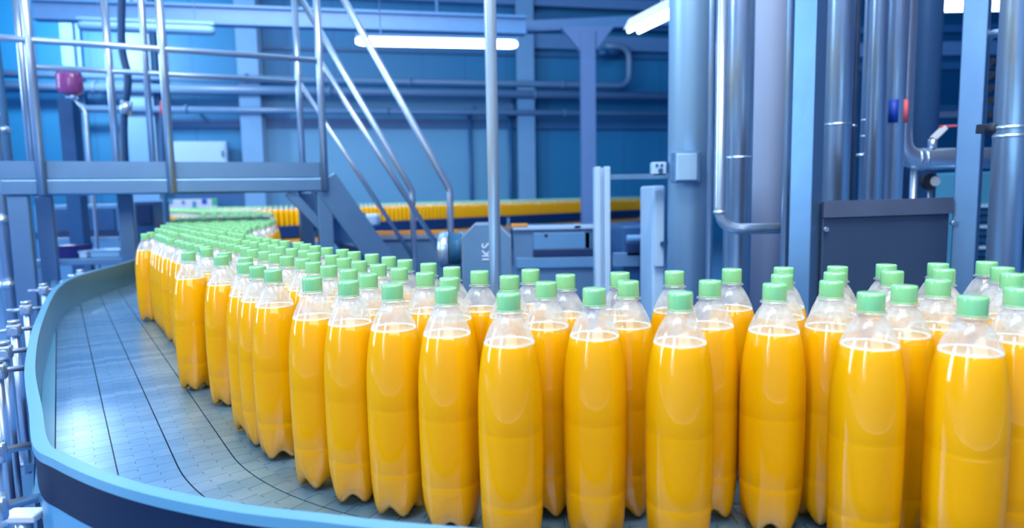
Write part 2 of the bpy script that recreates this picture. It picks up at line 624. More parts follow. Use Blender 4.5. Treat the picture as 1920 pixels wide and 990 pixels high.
wall_column(166, 20, M['column'], 'slim pale blue steel column on the back wall behind the magenta lamp')
wall_column(287, 46, M['column'], 'wide pale blue steel column on the back wall left of the pale cabinet')
wall_column(486, 36, M['column'], 'pale blue steel column on the back wall right of the pale cabinet')
wall_column(984, 32, M['column'], 'pale blue steel column on the back wall just right of the bright pole')

# darker free standing column with haunches
p = P(1103, 370, 13.0)
t = thing('roof_support_column', (p.x, p.y, 0), 'dark slate roof support column with flared head in front of the right back wall', 'column')
zt = P(1103, 62, 13).z
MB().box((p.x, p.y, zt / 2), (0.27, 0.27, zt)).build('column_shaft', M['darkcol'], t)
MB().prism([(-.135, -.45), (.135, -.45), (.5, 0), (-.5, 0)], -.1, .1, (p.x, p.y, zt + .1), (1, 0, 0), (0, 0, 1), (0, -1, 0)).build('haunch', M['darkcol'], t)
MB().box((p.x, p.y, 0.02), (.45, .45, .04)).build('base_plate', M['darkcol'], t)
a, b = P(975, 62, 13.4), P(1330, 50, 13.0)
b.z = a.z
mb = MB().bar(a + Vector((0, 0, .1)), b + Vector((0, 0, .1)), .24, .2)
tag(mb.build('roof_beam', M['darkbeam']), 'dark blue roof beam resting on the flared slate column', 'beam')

# violet-grey crane beam across the upper left
a, b = P(60, -14, 11.0), P(985, 47, 12.6)
b.z = a.z = (a.z + b.z) / 2
t = thing('crane_beam', a, 'long violet-grey beam crossing the upper back wall from the left corner', 'beam')
MB().bar(a, b, .22, .05, bev=.01).build('flange', M['beam'], t)
MB().bar(a - Vector((0, 0, .14)), b - Vector((0, 0, .14)), .05, .24).build('web', M['beam'], t)
MB().bar(a - Vector((0, 0, .28)), b - Vector((0, 0, .28)), .22, .05, bev=.01).build('flange', M['beam'], t)
for k in (.18, .5, .8):
    q = a.lerp(b, k)
    MB().cyl(q, (q.x, q.y, H - .01), .03, 8).build('hanger_rod', M['beam'], t)

# pipes along the back wall
def wall_pipe(pts, r, m, label, group=None):
    t = thing('wall_pipe', pts[0], label, 'pipe', group)
    MB().tube(bent(pts, .35) if len(pts) > 2 else pts, r, 12).build('pipe_run', m, t)
    a, b = Vector(pts[0]), Vector(pts[1])
    for k in (.12, .37, .62, .88):
        q = a.lerp(b, k)
        mb = MB().bar(q + Vector((0, 0, r + .02)), Vector((q.x, q.y, 0)) + Vector((0, .0, q.z + r + .02)) + wn * .28, .04, .04, up=(0, 0, 1))
        mb.tube([q - wx * .03, q + wx * .03], r * 1.25, 12)
        mb.build('pipe_bracket', m, t)
    return t


def level(a, b):
    z = (a.z + b.z) / 2
    a.z = b.z = z
    return a, b


def off_line(u0, v0, u1, v1, off):
    return level(wpt(u0, v0, off), wpt(u1, v1, off))


z_ = {}
for nm, (u0, v0, u1, v1, r, m, lab) in {
        'a': (-60, 134, 1120, 163, .085, 'pipe', 'upper grey-blue pipe on the back wall ending in a loop at right'),
        'b': (-60, 154, 1500, 190, .11, 'pipe', 'thickest middle grey-blue pipe running the whole back wall'),
        'c': (150, 204, 1500, 216, .075, 'pipe', 'lowest thin grey-blue pipe running along the back wall'),
}.items():
    a, b = off_line(u0, v0, u1, v1, .42)
    if nm == 'a':
        c = wpt(1180, 163, .42); c.z = a.z
        d = Vector((c.x, c.y, wpt(1180, 88, .42).z))
        e = wpt(1135, 95, .42); e.z = d.z
        loop = wall_pipe([a, c, d, e], r, M[m], lab)
    else:
        wall_pipe([a, b], r, M[m], lab)
a = wpt(1150, 98, .5)
t = loop
MB().tube([a - wx * .34, a + wx * .16], .1, 12, rs=[.12, .07]).build('valve_body', M['darkbeam'], t)
MB().tube([a - wx * .3 + Vector((0, -.1, -.12)), a - wx * .3 + Vector((0, -.1, .02))], .14, 12).build('handwheel', M['darkbeam'], t)

for u, lab in ((880, 'thin dark conduit standing on the back wall left of the bright pole'),
               (955, 'thin dark conduit standing on the back wall right behind the bright pole')):
    q = wpt(u, 205, .2)
    t = thing('conduit', (q.x, q.y, 0), lab, 'conduit')
    MB().cyl((q.x, q.y, 0.01), q, .05, 10).build('conduit_tube', M['darkbeam'], t)
    MB().box(q, (.22, .16, .2)).build('junction_box', M['darkbeam'], t)

# pale wall cabinet and printed board
c0, c1 = wpt(336, 316, .1), wpt(434, 268, .1)
t = thing('wall_cabinet', ((c0.x + c1.x) / 2, c0.y, c0.z), 'pale blue rectangular cabinet on the back wall above the platform', 'cabinet')
wall_box(336, 268, 434, 316, .35, .12).build('cabinet_body', M['paleblue'], t)
wall_box(340, 271, 430, 313, .02, .47).build('door', M['paleblue'], t)
wall_box(424, 285, 427, 296, .03, .49).build('handle', M['darkbeam'], t)
t = thing('notice_board', wpt(365, 392, .1), 'pale printed board with teal and green patches seen below the platform', 'board')
wall_box(316, 373, 416, 398, .04, .46).build('board_panel', M['board'], t)
for (x0, y0, x1, y1, m) in ((318, 373, 335, 382, 'teal'), (351, 376, 357, 382, 'teal'), (371, 377, 378, 390, 'teal'), (388, 373, 397, 382, 'bluetape'), (406, 373, 416, 384, 'green')):
    wall_box(x0, y0, x1, y1, .01, .50).build('colour_patch', M[m], t)

# ceiling lamps that the photo shows
def tube_lamp(a, b, r, label, lit=True):
    a, b = Vector(a), Vector(b)
    b.z = a.z
    X = (b - a).normalized()
    t = thing('batten_lamp', (a + b) / 2, label, 'lamp')
    ts = [0, .02, .05, .95, .98, 1]
    MB().tube([a.lerp(b, k) for k in ts], r, 16, rs=[r * .55, r * .9, r, r, r * .9, r * .55]).build('diffuser', M['glow'] if lit else M['beam'], t)
    MB().bar(a + Vector((0, 0, r * 1.25)), b + Vector((0, 0, r * 1.25)), r * 1.6, r * .6).build('housing', M['beam'], t)
    for k in (.15, .85):
        q = a.lerp(b, k)
        MB().cyl(q + Vector((0, 0, r * 1.3)), (q.x, q.y, H - .01), .006, 6).build('suspension_wire', M['tube'], t)
    return t


tube_lamp(P(667, 77, 7.3), P(970, 91, 7.6), .048, 'glowing white fluorescent tube lamp hanging in front of the back wall')
l = area('batten_light', P(818, 96, 7.35), P(818, 420, 9.5), 1.7, .1, 45, (.8, .92, 1.0))
t = tube_lamp(P(146, 48, 9.2), P(404, 62, 9.6), .07, 'unlit violet-grey batten lamp hanging at upper left', False)
a, b = P(1188, 46, 6.0), P(1300, 18, 5.2)
b.z = a.z + .02
t = thing('reflector_lamp', a, 'pale ribbed reflector lamp hanging at the left of the big grey column', 'lamp')
X = (b - a).normalized(); Y = Vector((0, 0, 1)).cross(X).normalized()
MB().prism([(-.10, -.05), (.10, -.05), (.05, .04), (-.05, .04)], 0, (b - a).length, a, Y, (0, 0, 1), X).build('reflector', M['white'], t)
for k in (-.05, .05):
    MB().cyl(a + Y * k - Vector((0, 0, .06)), b + Y * k - Vector((0, 0, .06)), .018, 8).build('fluorescent_tube', M['glow'], t)
MB().cyl(a.lerp(b, .5), (a.lerp(b, .5).x, a.lerp(b, .5).y, H - .01), .006, 6).build('suspension_wire', M['tube'], t)
# high bay lamp beyond the upper left corner
q = P(-10, -30, 11.5)
t = thing('high_bay_lamp', q, 'bright high bay lamp shining in the upper left corner', 'lamp')
MB().tube([q + Vector((0, 0, .55)), q + Vector((0, 0, .45)), q + Vector((0, 0, .1)), q], .4, 24, rs=[.08, .14, .38, .42]).build('reflector', M['beam'], t)
MB().tube([q - Vector((0, 0, .02)), q - Vector((0, 0, .12))], .3, 24, rs=[.36, .2]).build('bulb', M['glow'], t)
MB().cyl(q + Vector((0, 0, .5)), (q.x, q.y, H - .01), .02, 8).build('suspension_wire', M['tube'], t)
l = bpy.data.lights.new('high_bay_light', 'POINT'); l.energy = 650; l.shadow_soft_size = .3; l.color = (.85, .95, 1)
lo = bpy.data.objects.new('high_bay_light', l); lo.location = q + Vector((-.6, 2.0, .1)); COL.objects.link(lo)

# ================================================================== crossover platform and stair
PA = Vector((.898, .44, 0)).normalized()
PN = Vector((-PA.y, PA.x, 0))
P0 = Vector((-1.07, 3.85, 0))
DECK, DEPTH = 1.60, .68
t = plat = thing('crossover_platform', (P0.x, P0.y, 0), 'steel crossover platform with railings and a steep stair spanning the conveyor', 'platform')


def pp(s, w=0.0, z=0.0):
    return P0 + PA * s + PN * w + Vector((0, 0, z))


S0 = -1.50
MB().bar(pp(S0 + .02, DEPTH / 2, DECK - .03), pp(-.01, DEPTH / 2, DECK - .03), DEPTH - .06, .03).build('deck_plate', M['steel_b'], plat)
for w in (0, DEPTH):
    MB().bar(pp(S0, w, DECK - .005), pp(0, w, DECK - .005), .012, .085).build('toe_board', M['steel_b'], plat)
    MB().bar(pp(S0, w, DECK - .088), pp(-.01, w, DECK - .088), .05, .072, bev=.006).build('deck_beam', M['steel_b'], plat)
for w in (.02, DEPTH):
    for s in (S0 + .06, -1.04, 0.0):
        if w < .1 and s == -1.04:
            continue
        hh = DECK - .125
        MB().box((*pp(s, w, hh / 2).xy, hh / 2), (.085, .06, hh), (PA, PN), bev=.006).build('leg', M['steel_b'], plat)
MB().bar(pp(-.19, .03, 1.47), pp(.02, .03, 1.22), .05, .05).build('brace', M['steel_b'], plat)

RT, RM = DECK + 1.21, DECK + .60


def rail_set(w, posts, s_end):
    for s in posts:
        MB().cyl(pp(s, w - .035 if w < .1 else w + .035, DECK - .125), pp(s, w - .035 if w < .1 else w + .035, RT), .021, 14).build('guard_post', M['tube'], plat)
    ww = w - .035 if w < .1 else w + .035
    MB().cyl(pp(posts[0] - .5 if w < .1 else posts[0], ww, RT), pp(s_end, ww, RT), .021, 14).build('top_rail', M['tube'], plat)
    MB().cyl(pp(posts[0] - .5 if w < .1 else posts[0], ww, RM), pp(s_end, ww, RM), .016, 12).build('mid_rail', M['tube'], plat)
    # stair handrail down to its newel post
    e = .753
    MB().tube(bent([pp(s_end, ww, RT), pp(e, ww, 1.475), pp(e, ww, .42)], .03), .021, 14).build('handrail', M['tube'], plat)
    MB().tube([pp(s_end, ww, RM), pp(e, ww, .98)], .016, 12).build('mid_handrail', M['tube'], plat)


rail_set(0, [-1.335, -.777, 0.0], 0.0)
rail_set(DEPTH, [-1.49, -1.07, 0.0], 0.0)
MB().cyl(pp(-.88, DEPTH + .035, DECK - .1), pp(-.88, DEPTH + .035, RT + .5), .019, 12).build('guard_post', M['tube'], plat)
for w in (0.0, DEPTH):
    MB().bar(pp(.0, w, DECK - .06), pp(.98, w, .04), .03, .15, up=PN.cross(Vector((PA.x * .55, PA.y * .55, -.83))), bev=.004).build('stringer', M['steel_b'], plat)
for k in range(1, 7):
    f = k / 7.
    q = pp(.98 * f + .02, DEPTH / 2, DECK - .06 - (DECK - .1) * f)
    MB().box(q, (.16, DEPTH - .04, .03), (PA, PN)).build('tread', M['steel_b'], plat)

# magenta signal lamp on its post behind the platform
q = P(133, 180, 5.35)
t = thing('signal_lamp', (q.x, q.y, 0), 'magenta rounded signal lamp on a thin post behind the platform', 'lamp')
lens = MB().box((q.x, q.y, q.z + .105), (.175, .14, .20), bev=.05).build('lamp_lens', M['magenta'], t)
for p_ in lens.data.polygons: p_.use_smooth = True
MB().cyl((q.x + .02, q.y, q.z - .03), (q.x + .02, q.y, q.z + .02), .02, 12).build('lamp_socket', M['tube'], t)
MB().tube(bent([(q.x + .11, q.y, 0.01), (q.x + .11, q.y, q.z - .12), (q.x + .02, q.y, q.z - .02)], .05), .013, 12).build('lamp_post', M['tube'], t)
q2 = P(128, 185, 5.75)
t = thing('square_post', (q2.x, q2.y, 0), 'dark blue square post standing behind the magenta lamp', 'post')
MB().box((q2.x, q2.y, q2.z / 2), (.12, .1, q2.z)).build('post_shaft', M['darkblue'], t)
MB().box((q2.x, q2.y, .01), (.2, .2, .02)).build('base_plate', M['darkblue'], t)

# tall hoses / pipes rising between the rails
for u, d, r, m, lab in ((232, 4.6, .024, 'darkblue', 'dark blue hose rising behind the platform rails'),
                        (304, 5.5, .02, 'darkbeam', 'thin blue hose rising beside the platform post')):
    a = P(u, 310, d)
    t = thing('rising_hose', (a.x, a.y, 0), lab, 'hose')
    pts = [Vector((a.x, a.y, 0.01)), Vector((a.x, a.y, 1.2)), P(u, 240, d), P(u + 8, 150, d), P(u - 4, 80, d), P(u - 2, -60, d)]
    MB().tube(smooth_path([tuple(x) for x in pts], 6), r, 10).build('hose_run', M[m], t)
    MB().cyl(P(u + 2, 215, d), P(u + 5, 190, d), r * 1.6, 12).build('hose_clamp', M['redtape'] if u == 304 else M['steel'], t)

# pipes at the far left edge
for k, (u, d, r, m, lab) in enumerate(((8, 3.6, .04, 'tube', 'pale vertical pipe at the left edge of the picture'), (30, 4.3, .03, 'midblue', 'slimmer blue vertical pipe right of the pale edge pipe'))):
    a = P(u, 370, d)
    t = thing('vertical_pipe', (a.x, a.y, 0), lab, 'pipe')
    MB().cyl((a.x, a.y, .02), (a.x - .1, a.y, 5.5), r, 16).build('pipe_run', M[m], t)
    MB().cyl((a.x, a.y, 0.0), (a.x, a.y, .02), r * 2, 16).build('base_flange', M[m], t)
    for z in (1.0, 1.35, 1.9):
        MB().cyl((a.x - .02 * z, a.y, z - .02), (a.x - .02 * z, a.y, z + .02), r * 1.25, 16).build('pipe_band', M['steel'], t)

# machinery under and beyond the platform at left
def slab(u0, v0, u1, v1, d, deep):
    a, b = P(u0, v0, d), P(u1, v1, d)
    return (Vector(((a.x + b.x) / 2, d + deep / 2, (a.z + b.z) / 2)), (abs(b.x - a.x), deep, abs(a.z - b.z)))


def cabinet(name, u0, v0, u1, d, deep, m, label, cat, panels=(), z0=0.0, bev=.01):
    a, b = P(u0, v0, d), P(u1, v0, d)
    t = thing(name, ((a.x + b.x) / 2, d + deep / 2, z0), label, cat)
    zt = (a.z + b.z) / 2
    MB().box(((a.x + b.x) / 2, d + deep / 2, (z0 + zt) / 2), (b.x - a.x, deep, zt - z0), bev=bev).build('body', M[m], t)
    for (nm, x0, y0, x1, y1, pm) in panels:
        c, s = slab(x0, y0, x1, y1, d - .03, .03)
        MB().box(c, s, bev=.004).build(nm, M[pm], t)
    return t


cabinet('machine_cabinet', 62, 384, 230, 6.8, .5, 'midblue', 'blue machine cabinet with a dark window seen under the platform', 'cabinet',
        (('window_panel', 100, 392, 216, 432, 'darkblue'), ('base_panel', 66, 436, 226, 446, 'navy')))
cabinet('machine_cabinet', 250, 378, 288, 6.0, .28, 'darkblue', 'dark blue narrow cabinet right of the middle platform leg', 'cabinet', (('door', 254, 384, 284, 420, 'navy'),))
t = thing('work_table', (*P(150, 484, 4.6).xy, 0), 'slate steel work table with crate on it beyond the rail', 'table')
a, b = P(60, 488, 4.6), P(235, 488, 4.6)
MB().box(((a.x + b.x) / 2, 4.9, a.z - .02), (b.x - a.x, .6, .04), bev=.005).build('table_top', M['slate'], t)
for sx in (a.x + .04, b.x - .04):
    for sy in (4.64, 5.16):
        MB().box((sx, sy, (a.z - .04) / 2), (.05, .05, a.z - .04)).build('leg', M['slate'], t)
TZ = a.z
for (u0, v0, u1, nm, m, lab, cat) in ((103, 464, 143, 'storage_crate', 'crate', 'dark ultramarine plastic crate on the table under the platform', 'crate'),
                                     (78, 476, 98, 'small_carton', 'paleblue', 'small pale box left of the ultramarine crate', 'box'),
                                     (146, 474, 160, 'small_carton', 'paleblue', 'small pale box right of the ultramarine crate', 'box'),
                                     (168, 472, 222, 'flat_carton', 'column', 'long flat pale box on the right of the table', 'box')):
    a, b = P(u0, v0, 4.7), P(u1, v0, 4.7)
    t = thing(nm, ((a.x + b.x) / 2, 4.8, TZ), lab, cat)
    zt = a.z
    MB().box(((a.x + b.x) / 2, 4.8, (TZ + zt) / 2), (b.x - a.x, .18, zt - TZ), bev=.006).build('box_body', M[m], t)
    MB().box(((a.x + b.x) / 2, 4.8, zt + .004), (b.x - a.x + .01, .19, .01), bev=.003).build('lid', M[m], t)
t = thing('equipment_rack', (*P(165, 470, 6.0).xy, 0), 'pale blue open frame rack standing behind the work table', 'rack')
for u in (88, 163, 232):
    q = P(u, 446, 6.0)
    MB().box((q.x, 6.0, q.z / 2), (.06, .05, q.z)).build('upright', M['midblue'], t)
for v in (449, 470):
    a, b = level(P(86, v, 6.0), P(234, v, 6.0))
    MB().bar(a, b, .05, .035).build('crossbar', M['midblue'], t)

# ================================================================== machinery between the stair and the bright pole
cabinet('transfer_machine', 640, 441, 905, 5.4, .5, 'slate', 'slate blue machine frame with pale edge behind the stair', 'machine',
        (('edge_strip', 645, 441, 868, 447, 'tube'), ('orange_strip', 690, 434, 860, 439, 'orange')))
q = P(707, 430, 4.45)
for (u, v, d, w, m, nm, lab) in ((585, 420, 4.9, .10, 'midblue', 'small_motor', 'small blue motor block behind the platform legs'),
                                (690, 412, 6.5, .22, 'paleblue', 'sensor_box', 'pale rounded sensor box in front of the far bottles')):
    q = P(u, v, d)
    t = thing(nm, (q.x, q.y, 0), lab, 'device')
    MB().box((q.x, q.y, q.z), (w, w * .8, w * .5), bev=w * .12).build('housing', M[m], t)
    MB().cyl((q.x - w * .5, q.y, q.z), (q.x - w * .7, q.y, q.z), w * .2, 14).build('end_cap', M['tube'], t)
    MB().cyl((q.x, q.y, .0), (q.x, q.y, q.z - w * .25), .02, 8).build('stand', M['slate'], t)

# gearbox with chamfered corners
q0, q1 = P(868, 505, 2.7), P(957, 505, 2.7)
gw = q1.x - q0.x
gx = (q0.x + q1.x) / 2
ztop = P(912, 422, 2.7).z
t = thing('gearbox', (gx, 2.8, 0), 'pale blue gearbox with chamfered corners and lettering behind the bright pole', 'gearbox')
hh = ztop - .55
c = gw * .27
poly = [(-gw / 2, -hh), (gw / 2, -hh), (gw / 2, -c), (gw / 2 - c, 0), (-gw / 2 + c, 0), (-gw / 2, -c)]
MB().prism(poly, -.16, 0.0, (gx, 2.7, ztop), (1, 0, 0), (0, 0, 1), (0, -1, 0)).build('gearbox_housing', M['slate'], t)
rimp = [(x * 1.05, z * 1.0 + .006) for x, z in poly]
MB().prism(rimp, -.15, -.02, (gx, 2.7, ztop), (1, 0, 0), (0, 0, 1), (0, -1, 0)).build('cover_rim', M['tube'], t)
MB().box((gx, 2.8, .275), (gw * .8, .14, .55)).build('pedestal', M['darkblue'], t)
cu = bpy.data.curves.new('lettering', 'FONT')
cu.body = 'IKS'; cu.size = .055; cu.extrude = .0012; cu.align_x = 'CENTER'
to = bpy.data.objects.new('lettering_text', cu); COL.objects.link(to)
dg = bpy.context.evaluated_depsgraph_get()
me = bpy.data.meshes.new_from_object(to.evaluated_get(dg))
bpy.data.objects.remove(to)
me.materials.clear(); me.materials.append(M['letter'])
lt = bpy.data.objects.new('lettering', me); COL.objects.link(lt)
lt.parent = t
lt.rotation_euler = Matrix(((0, -1, 0), (0, 0, -1), (1, 0, 0))).to_euler()
lp = P(921, 472, 2.698)
lt.location = Vector((lp.x, 2.6985, lp.z)) - Vector(t.location)
# finned motor beside it
mc = P(846, 470, 2.85)
t = thing('finned_motor', (mc.x, 2.9, 0), 'finned electric motor with a pale cowl on the left of the gearbox', 'motor')
MB().tube([(mc.x + .005, 2.9, mc.z), (mc.x + .045, 2.9, mc.z)], .062, 24).build('motor_core', M['darkblue'], t)
mb = MB()
for k in range(6):
    x = mc.x - .005 + k * .0085
    mb.tube([(x, 2.9, mc.z), (x + .003, 2.9, mc.z)], .074, 28)
mb.build('cooling_fins', M['band'], t)
MB().tube([(mc.x - .06, 2.9, mc.z), (mc.x - .052, 2.9, mc.z), (mc.x - .012, 2.9, mc.z)], .08, 28, rs=[.06, .078, .084]).build('fan_cowl', M['tube'], t)
MB().box((mc.x, 2.9, (mc.z - .06) / 2), (.08, .1, mc.z - .06)).build('motor_foot', M['darkblue'], t)

# bright foreground pole
q = P(926, 370, 2.2)
t = thing('steel_pole', (q.x, q.y, 0), 'bright polished steel pole standing behind the bottles in the centre', 'pole')
MB().cyl((q.x, q.y, .015), (q.x - .0, q.y, 5.0), .0195, 28).build('pole_shaft', M['pole'], t)
MB().cyl((q.x, q.y, 0), (q.x, q.y, .015), .06, 28).build('base_flange', M['steel'], t)

# machine to the right of the pole
t = cabinet('transfer_machine', 962, 428, 1180, 4.2, .7, 'slate', 'slate blue transfer machine right of the bright pole', 'machine',
            (('rail_bar', 962, 424, 1120, 429, 'paleblue'), ('side_panel', 1000, 437, 1108, 466, 'midblue'), ('dark_slot', 1000, 468, 1165, 480, 'navy'),
             ('lower_panel', 968, 484, 1170, 500, 'midblue'), ('dark_slot', 1096, 434, 1107, 466, 'darkblue'), ('sensor', 1076, 421, 1090, 429, 'paleblue'),
             ('hinge', 1020, 438, 1028, 446, 'paleblue')))
for s0, s1, y0 in ((958, 990, 426),):
    c_, s_ = slab(s0, 420, s1, 427, 4.17, .05)
    tag(MB().box(c_, s_, bev=.004).build('orange_bar', M['orange']), 'short orange strip beside the gearbox top', 'guide')  # thin orange bar at the machine's top edge
t = cabinet('dark_drive_unit', 1168, 424, 1226, 3.6, .5, 'darkblue', 'dark drive unit with a round shaft left of the pale cabinet', 'machine',
            (('slot', 1175, 455, 1222, 480, 'navy'), ('panel', 1150, 474, 1200, 500, 'slate')))
a = P(1175, 447, 3.5); b = P(1236, 445, 3.5)
MB().tube([a, b], .018, 14).build('drive_shaft', M['midblue'], t)
MB().tube([P(1228, 446, 3.5), P(1237, 446, 3.5)], .042, 18).build('coupling', M['navy'], t)

# pale slotted profile post
q = P(1128, 370, 3.0)
zt = P(1128, 313, 3.0).z
t = thing('aluminium_post', (q.x, q.y, 0), 'pale slotted aluminium post standing right of the gearbox', 'post')
mb = MB()
for sx in (-1, 1):
    mb.box((q.x + sx * .021, q.y, zt / 2), (.026, .07, zt), bev=.003)
mb.box((q.x, q.y + .01, zt / 2), (.02, .04, zt - .01))
mb.build('profile', M['paleblue'], t)
MB().box((q.x, q.y, .01), (.14, .14, .02)).build('base_plate', M['paleblue'], t)
a, b = level(P(1143, 332, 3.0), P(1262, 330, 3.0))
t = thing('cross_arm', a, 'slim horizontal arm from the slotted post to the grey column', 'arm')
MB().bar(a, b, .04, .022).build('arm_bar', M['slate'], t)
c_, s_ = slab(1223, 304, 1250, 330, 2.98, .05)
MB().box(c_, s_, bev=.005).build('bracket', M['paleblue'], t)
for (u, v, r) in ((1232, 310, .006), (1241, 310, .006), (1239, 320, .011)):
    e = P(u, v, 2.975)
    MB().tube([e, e + Vector((0, .012, 0))], r, 12).build('bolt_hole', M['darkblue'], t)
t = cabinet('side_cabinet', 1224, 348, 1248, 3.1, .3, 'paleblue', 'pale blue narrow cabinet left of the big grey column', 'cabinet',
            (('door', 1228, 356, 1245, 500, 'paleblue'),))
e = P(1242, 457, 3.065)
MB().tube([e, e - Vector((0, .02, 0))], .012, 12).build('knob', M['darkblue'], t)

# ================================================================== right hand columns, pipes and hood
def vessel(u, d, r, m, label, name='process_column', top=5.5, seams=(), n=40, base=0.0):
    q = P(u, 365, d)
    t = thing(name, (q.x, q.y, base), label, 'pipe' if 'pipe' in name else 'column')
    MB().cyl((q.x, q.y, base + .01), (q.x, q.y, top), r, n).build('pipe_wall' if 'pipe' in name else 'column_wall', M[m], t)
    MB().cyl((q.x, q.y, base), (q.x, q.y, base + .02), r * 1.35, n).build('base_flange', M[m], t)
    for v in seams:
        z = P(u, v, d).z
        MB().tube([(q.x, q.y, z - .004), (q.x, q.y, z + .004)], r * 1.035, n).build('seam_band', M['steel'], t)
    return t, q


t, q = vessel(1294, 3.0, .098, 'tank', 'large pale grey vertical column with a junction box on its front')
e0, e1 = P(1262, 343, 2.86), P(1311, 284, 2.86)
MB().box(((e0.x + e1.x) / 2, 2.87, (e0.z + e1.z) / 2), (e1.x - e0.x, .08, e1.z - e0.z), bev=.006).build('junction_box', M['slate'], t)
MB().box(((e0.x + e1.x) / 2 - .006, 2.828, (e0.z + e1.z) / 2), ((e1.x - e0.x) * .8, .012, (e1.z - e0.z) * .86), bev=.004).build('box_lid', M['tank'], t)
# thin pipe with elbow
a = P(1349, 380, 2.25)
zb = P(1349, 430, 2.25).z
x1 = P(1470, 430, 2.25).x
t = thing('elbow_pipe', (a.x, a.y, zb), 'polished thin pipe turning right in an elbow beside the grey column', 'pipe')
MB().tube(bent([(a.x, a.y, 5.0), (a.x, a.y, zb), (x1, a.y, zb)], .075), .0185, 22).build('pipe_run', M['steel'], t)
for z in (P(1349, 398, 2.25).z, ):
    MB().tube([(a.x, a.y, z - .006), (a.x, a.y, z + .006)], .0205, 22).build('weld_collar', M['steel'], t)
vessel(1331, 2.7, .012, 'steel', 'very thin steel pipe hugging the right side of the grey column', 'thin_pipe')
vessel(1383, 2.6, .052, 'steel', 'polished vertical pipe with a seam band behind the elbow pipe', 'polished_pipe', seams=(296,))
vessel(1450, 3.3, .15, 'tankpale', 'widest pale lilac column behind the square steel post', 'pale_column')
vessel(1474, 2.15, .013, 'steel', 'thin bright pipe standing against the left square post', 'bright_pipe')


def square_post(u, d, w, rot, label):
    q = P(u, 370, d)
    X = Vector((math.cos(rot), math.sin(rot), 0)); Y = Vector((-X.y, X.x, 0))
    t = thing('square_steel_post', (q.x, q.y, 0), label, 'post')
    MB().box((q.x, q.y, 2.52), (w, w, 5.0), (X, Y), bev=.003).build('post_tube', M['steel_b'], t)
    MB().box((q.x, q.y, .01), (w * 1.8, w * 1.8, .02), (X, Y)).build('base_plate', M['steel_b'], t)
    return t


square_post(1511, 2.02, .068, R(40), 'square steel post at the left end of the grey hood')
square_post(1814, 2.02, .062, R(48), 'square steel post at the right end of the grey hood')

# grey hood panel between the posts
a, b = P(1546, 380, 1.98), P(1786, 374, 1.98)
zt = (a.z + b.z) / 2
t = thing('steel_hood', ((a.x + b.x) / 2, 2.1, 0), 'dark grey steel hood box between the two square posts', 'machine')
MB().box(((a.x + b.x) / 2, 2.11, (zt + .45) / 2), (b.x - a.x, .24, zt - .45), bev=.004).build('hood_panel', M['hood'], t)
MB().bar((a.x - .002, 1.985, zt - .022), (b.x + .002, 1.985, zt - .016), .012, .048).build('hood_lip', M['hoodlip'], t)
for x in (a.x + .03, b.x - .03):
    MB().box((x, 2.11, .1), (.04, .2, .2)).build('leg', M['hood'], t)
for (u, v) in ((1543, 430), (1789, 418)):
    e = P(u + (4 if u < 1600 else -4), v, 1.99)
    MB().tube([e, e - Vector((0, .012, 0))], .007, 12).build('bolt', M['steel'], t)
HT = zt

vessel(1566, 2.45, .046, 'steel', 'polished wide pipe with a clamp ring right of the left square post', 'wide_pipe', seams=(234,))
vessel(1596, 2.5, .012, 'hoodlip', 'thin brownish pipe beside the wide clamped pipe', 'brownish_pipe', seams=(236,))
vessel(1615, 2.7, .012, 'steel', 'thin bright pipe left of the paired slim pipes', 'slim_pipe', seams=(226, 256))
vessel(1635, 2.55, .031, 'steel', 'grey slim pipe, left one of the taped pair', 'grey_pipe')
t, q = vessel(1668, 2.7, .044, 'steel', 'polished pipe carrying blue and red tape bands', 'taped_pipe')
za, zb = P(1660, 190, 2.7).z, P(1660, 232, 2.7).z
MB().tube([(q.x - .018, q.y - .034, zb), (q.x - .018, q.y - .034, za)], .018, 16).build('blue_tape_band', M['bluetape'], t)
MB().tube([(q.x + .03, q.y - .034, zb), (q.x + .03, q.y - .034, za)], .009, 14).build('red_tape_band', M['redtape'], t)
vessel(1716, 3.3, .085, 'tankdark', 'dark blue matt column right of the taped pipe', 'dark_column')
vessel(1888, 1.78, .039, 'steel', 'large bright pipe at the right edge of the picture', 'edge_pipe', seams=(240, 256))
a = P(1600, 291, 2.6)
t = thing('drain_nozzle', a, 'small steel nozzle sticking out between the vertical pipes', 'nozzle')
MB().tube([a, P(1622, 291, 2.6), P(1628, 291, 2.6)], .006, 12, rs=[.003, .01, .012]).build('nozzle_body', M['steel'], t)
# horizontal steel pipe with elbow
a, b = level(P(1706, 299, 2.9), P(1870, 296, 2.9))
t = thing('horizontal_pipe', a, 'polished horizontal pipe with an elbow behind the right square post', 'pipe')
MB().tube(bent([(a.x - .045, a.y, 5.2), (a.x - .045, a.y, a.z), b], .1), .045, 26).build('pipe_run', M['steel'], t)
for u in (1716, 1728):
    e = P(u, 299, 2.9)
    MB().tube([(e.x, a.y, a.z), (e.x + .01, a.y, a.z)], .048, 26).build('seam_band', M['steel'], t)
v0 = P(1748, 276, 2.9)
t = thing('ball_valve', (v0.x, v0.y, a.z + .045), 'small steel ball valve with a red lever on the horizontal pipe', 'valve')
MB().cyl((v0.x, v0.y, a.z + .045), (v0.x, v0.y, a.z + .085), .018, 14).build('valve_body', M['steel'], t)
MB().bar((v0.x, v0.y, a.z + .085), (v0.x + .05, v0.y, a.z + .135), .02, .022, up=(0, 1, 0)).build('lever_arm', M['white'], t)
MB().bar((v0.x + .03, v0.y, a.z + .138), (v0.x + .1, v0.y, a.z + .140), .016, .008).build('red_lever', M['redtape'], t)
for x_ in (b.x - .12, a.x + .02):
    MB().cyl((x_, a.y, 0), (x_, a.y, a.z - .04), .014, 12).build('pipe_stand', M['steel'], t)
e = P(1750, 340, 3.0)
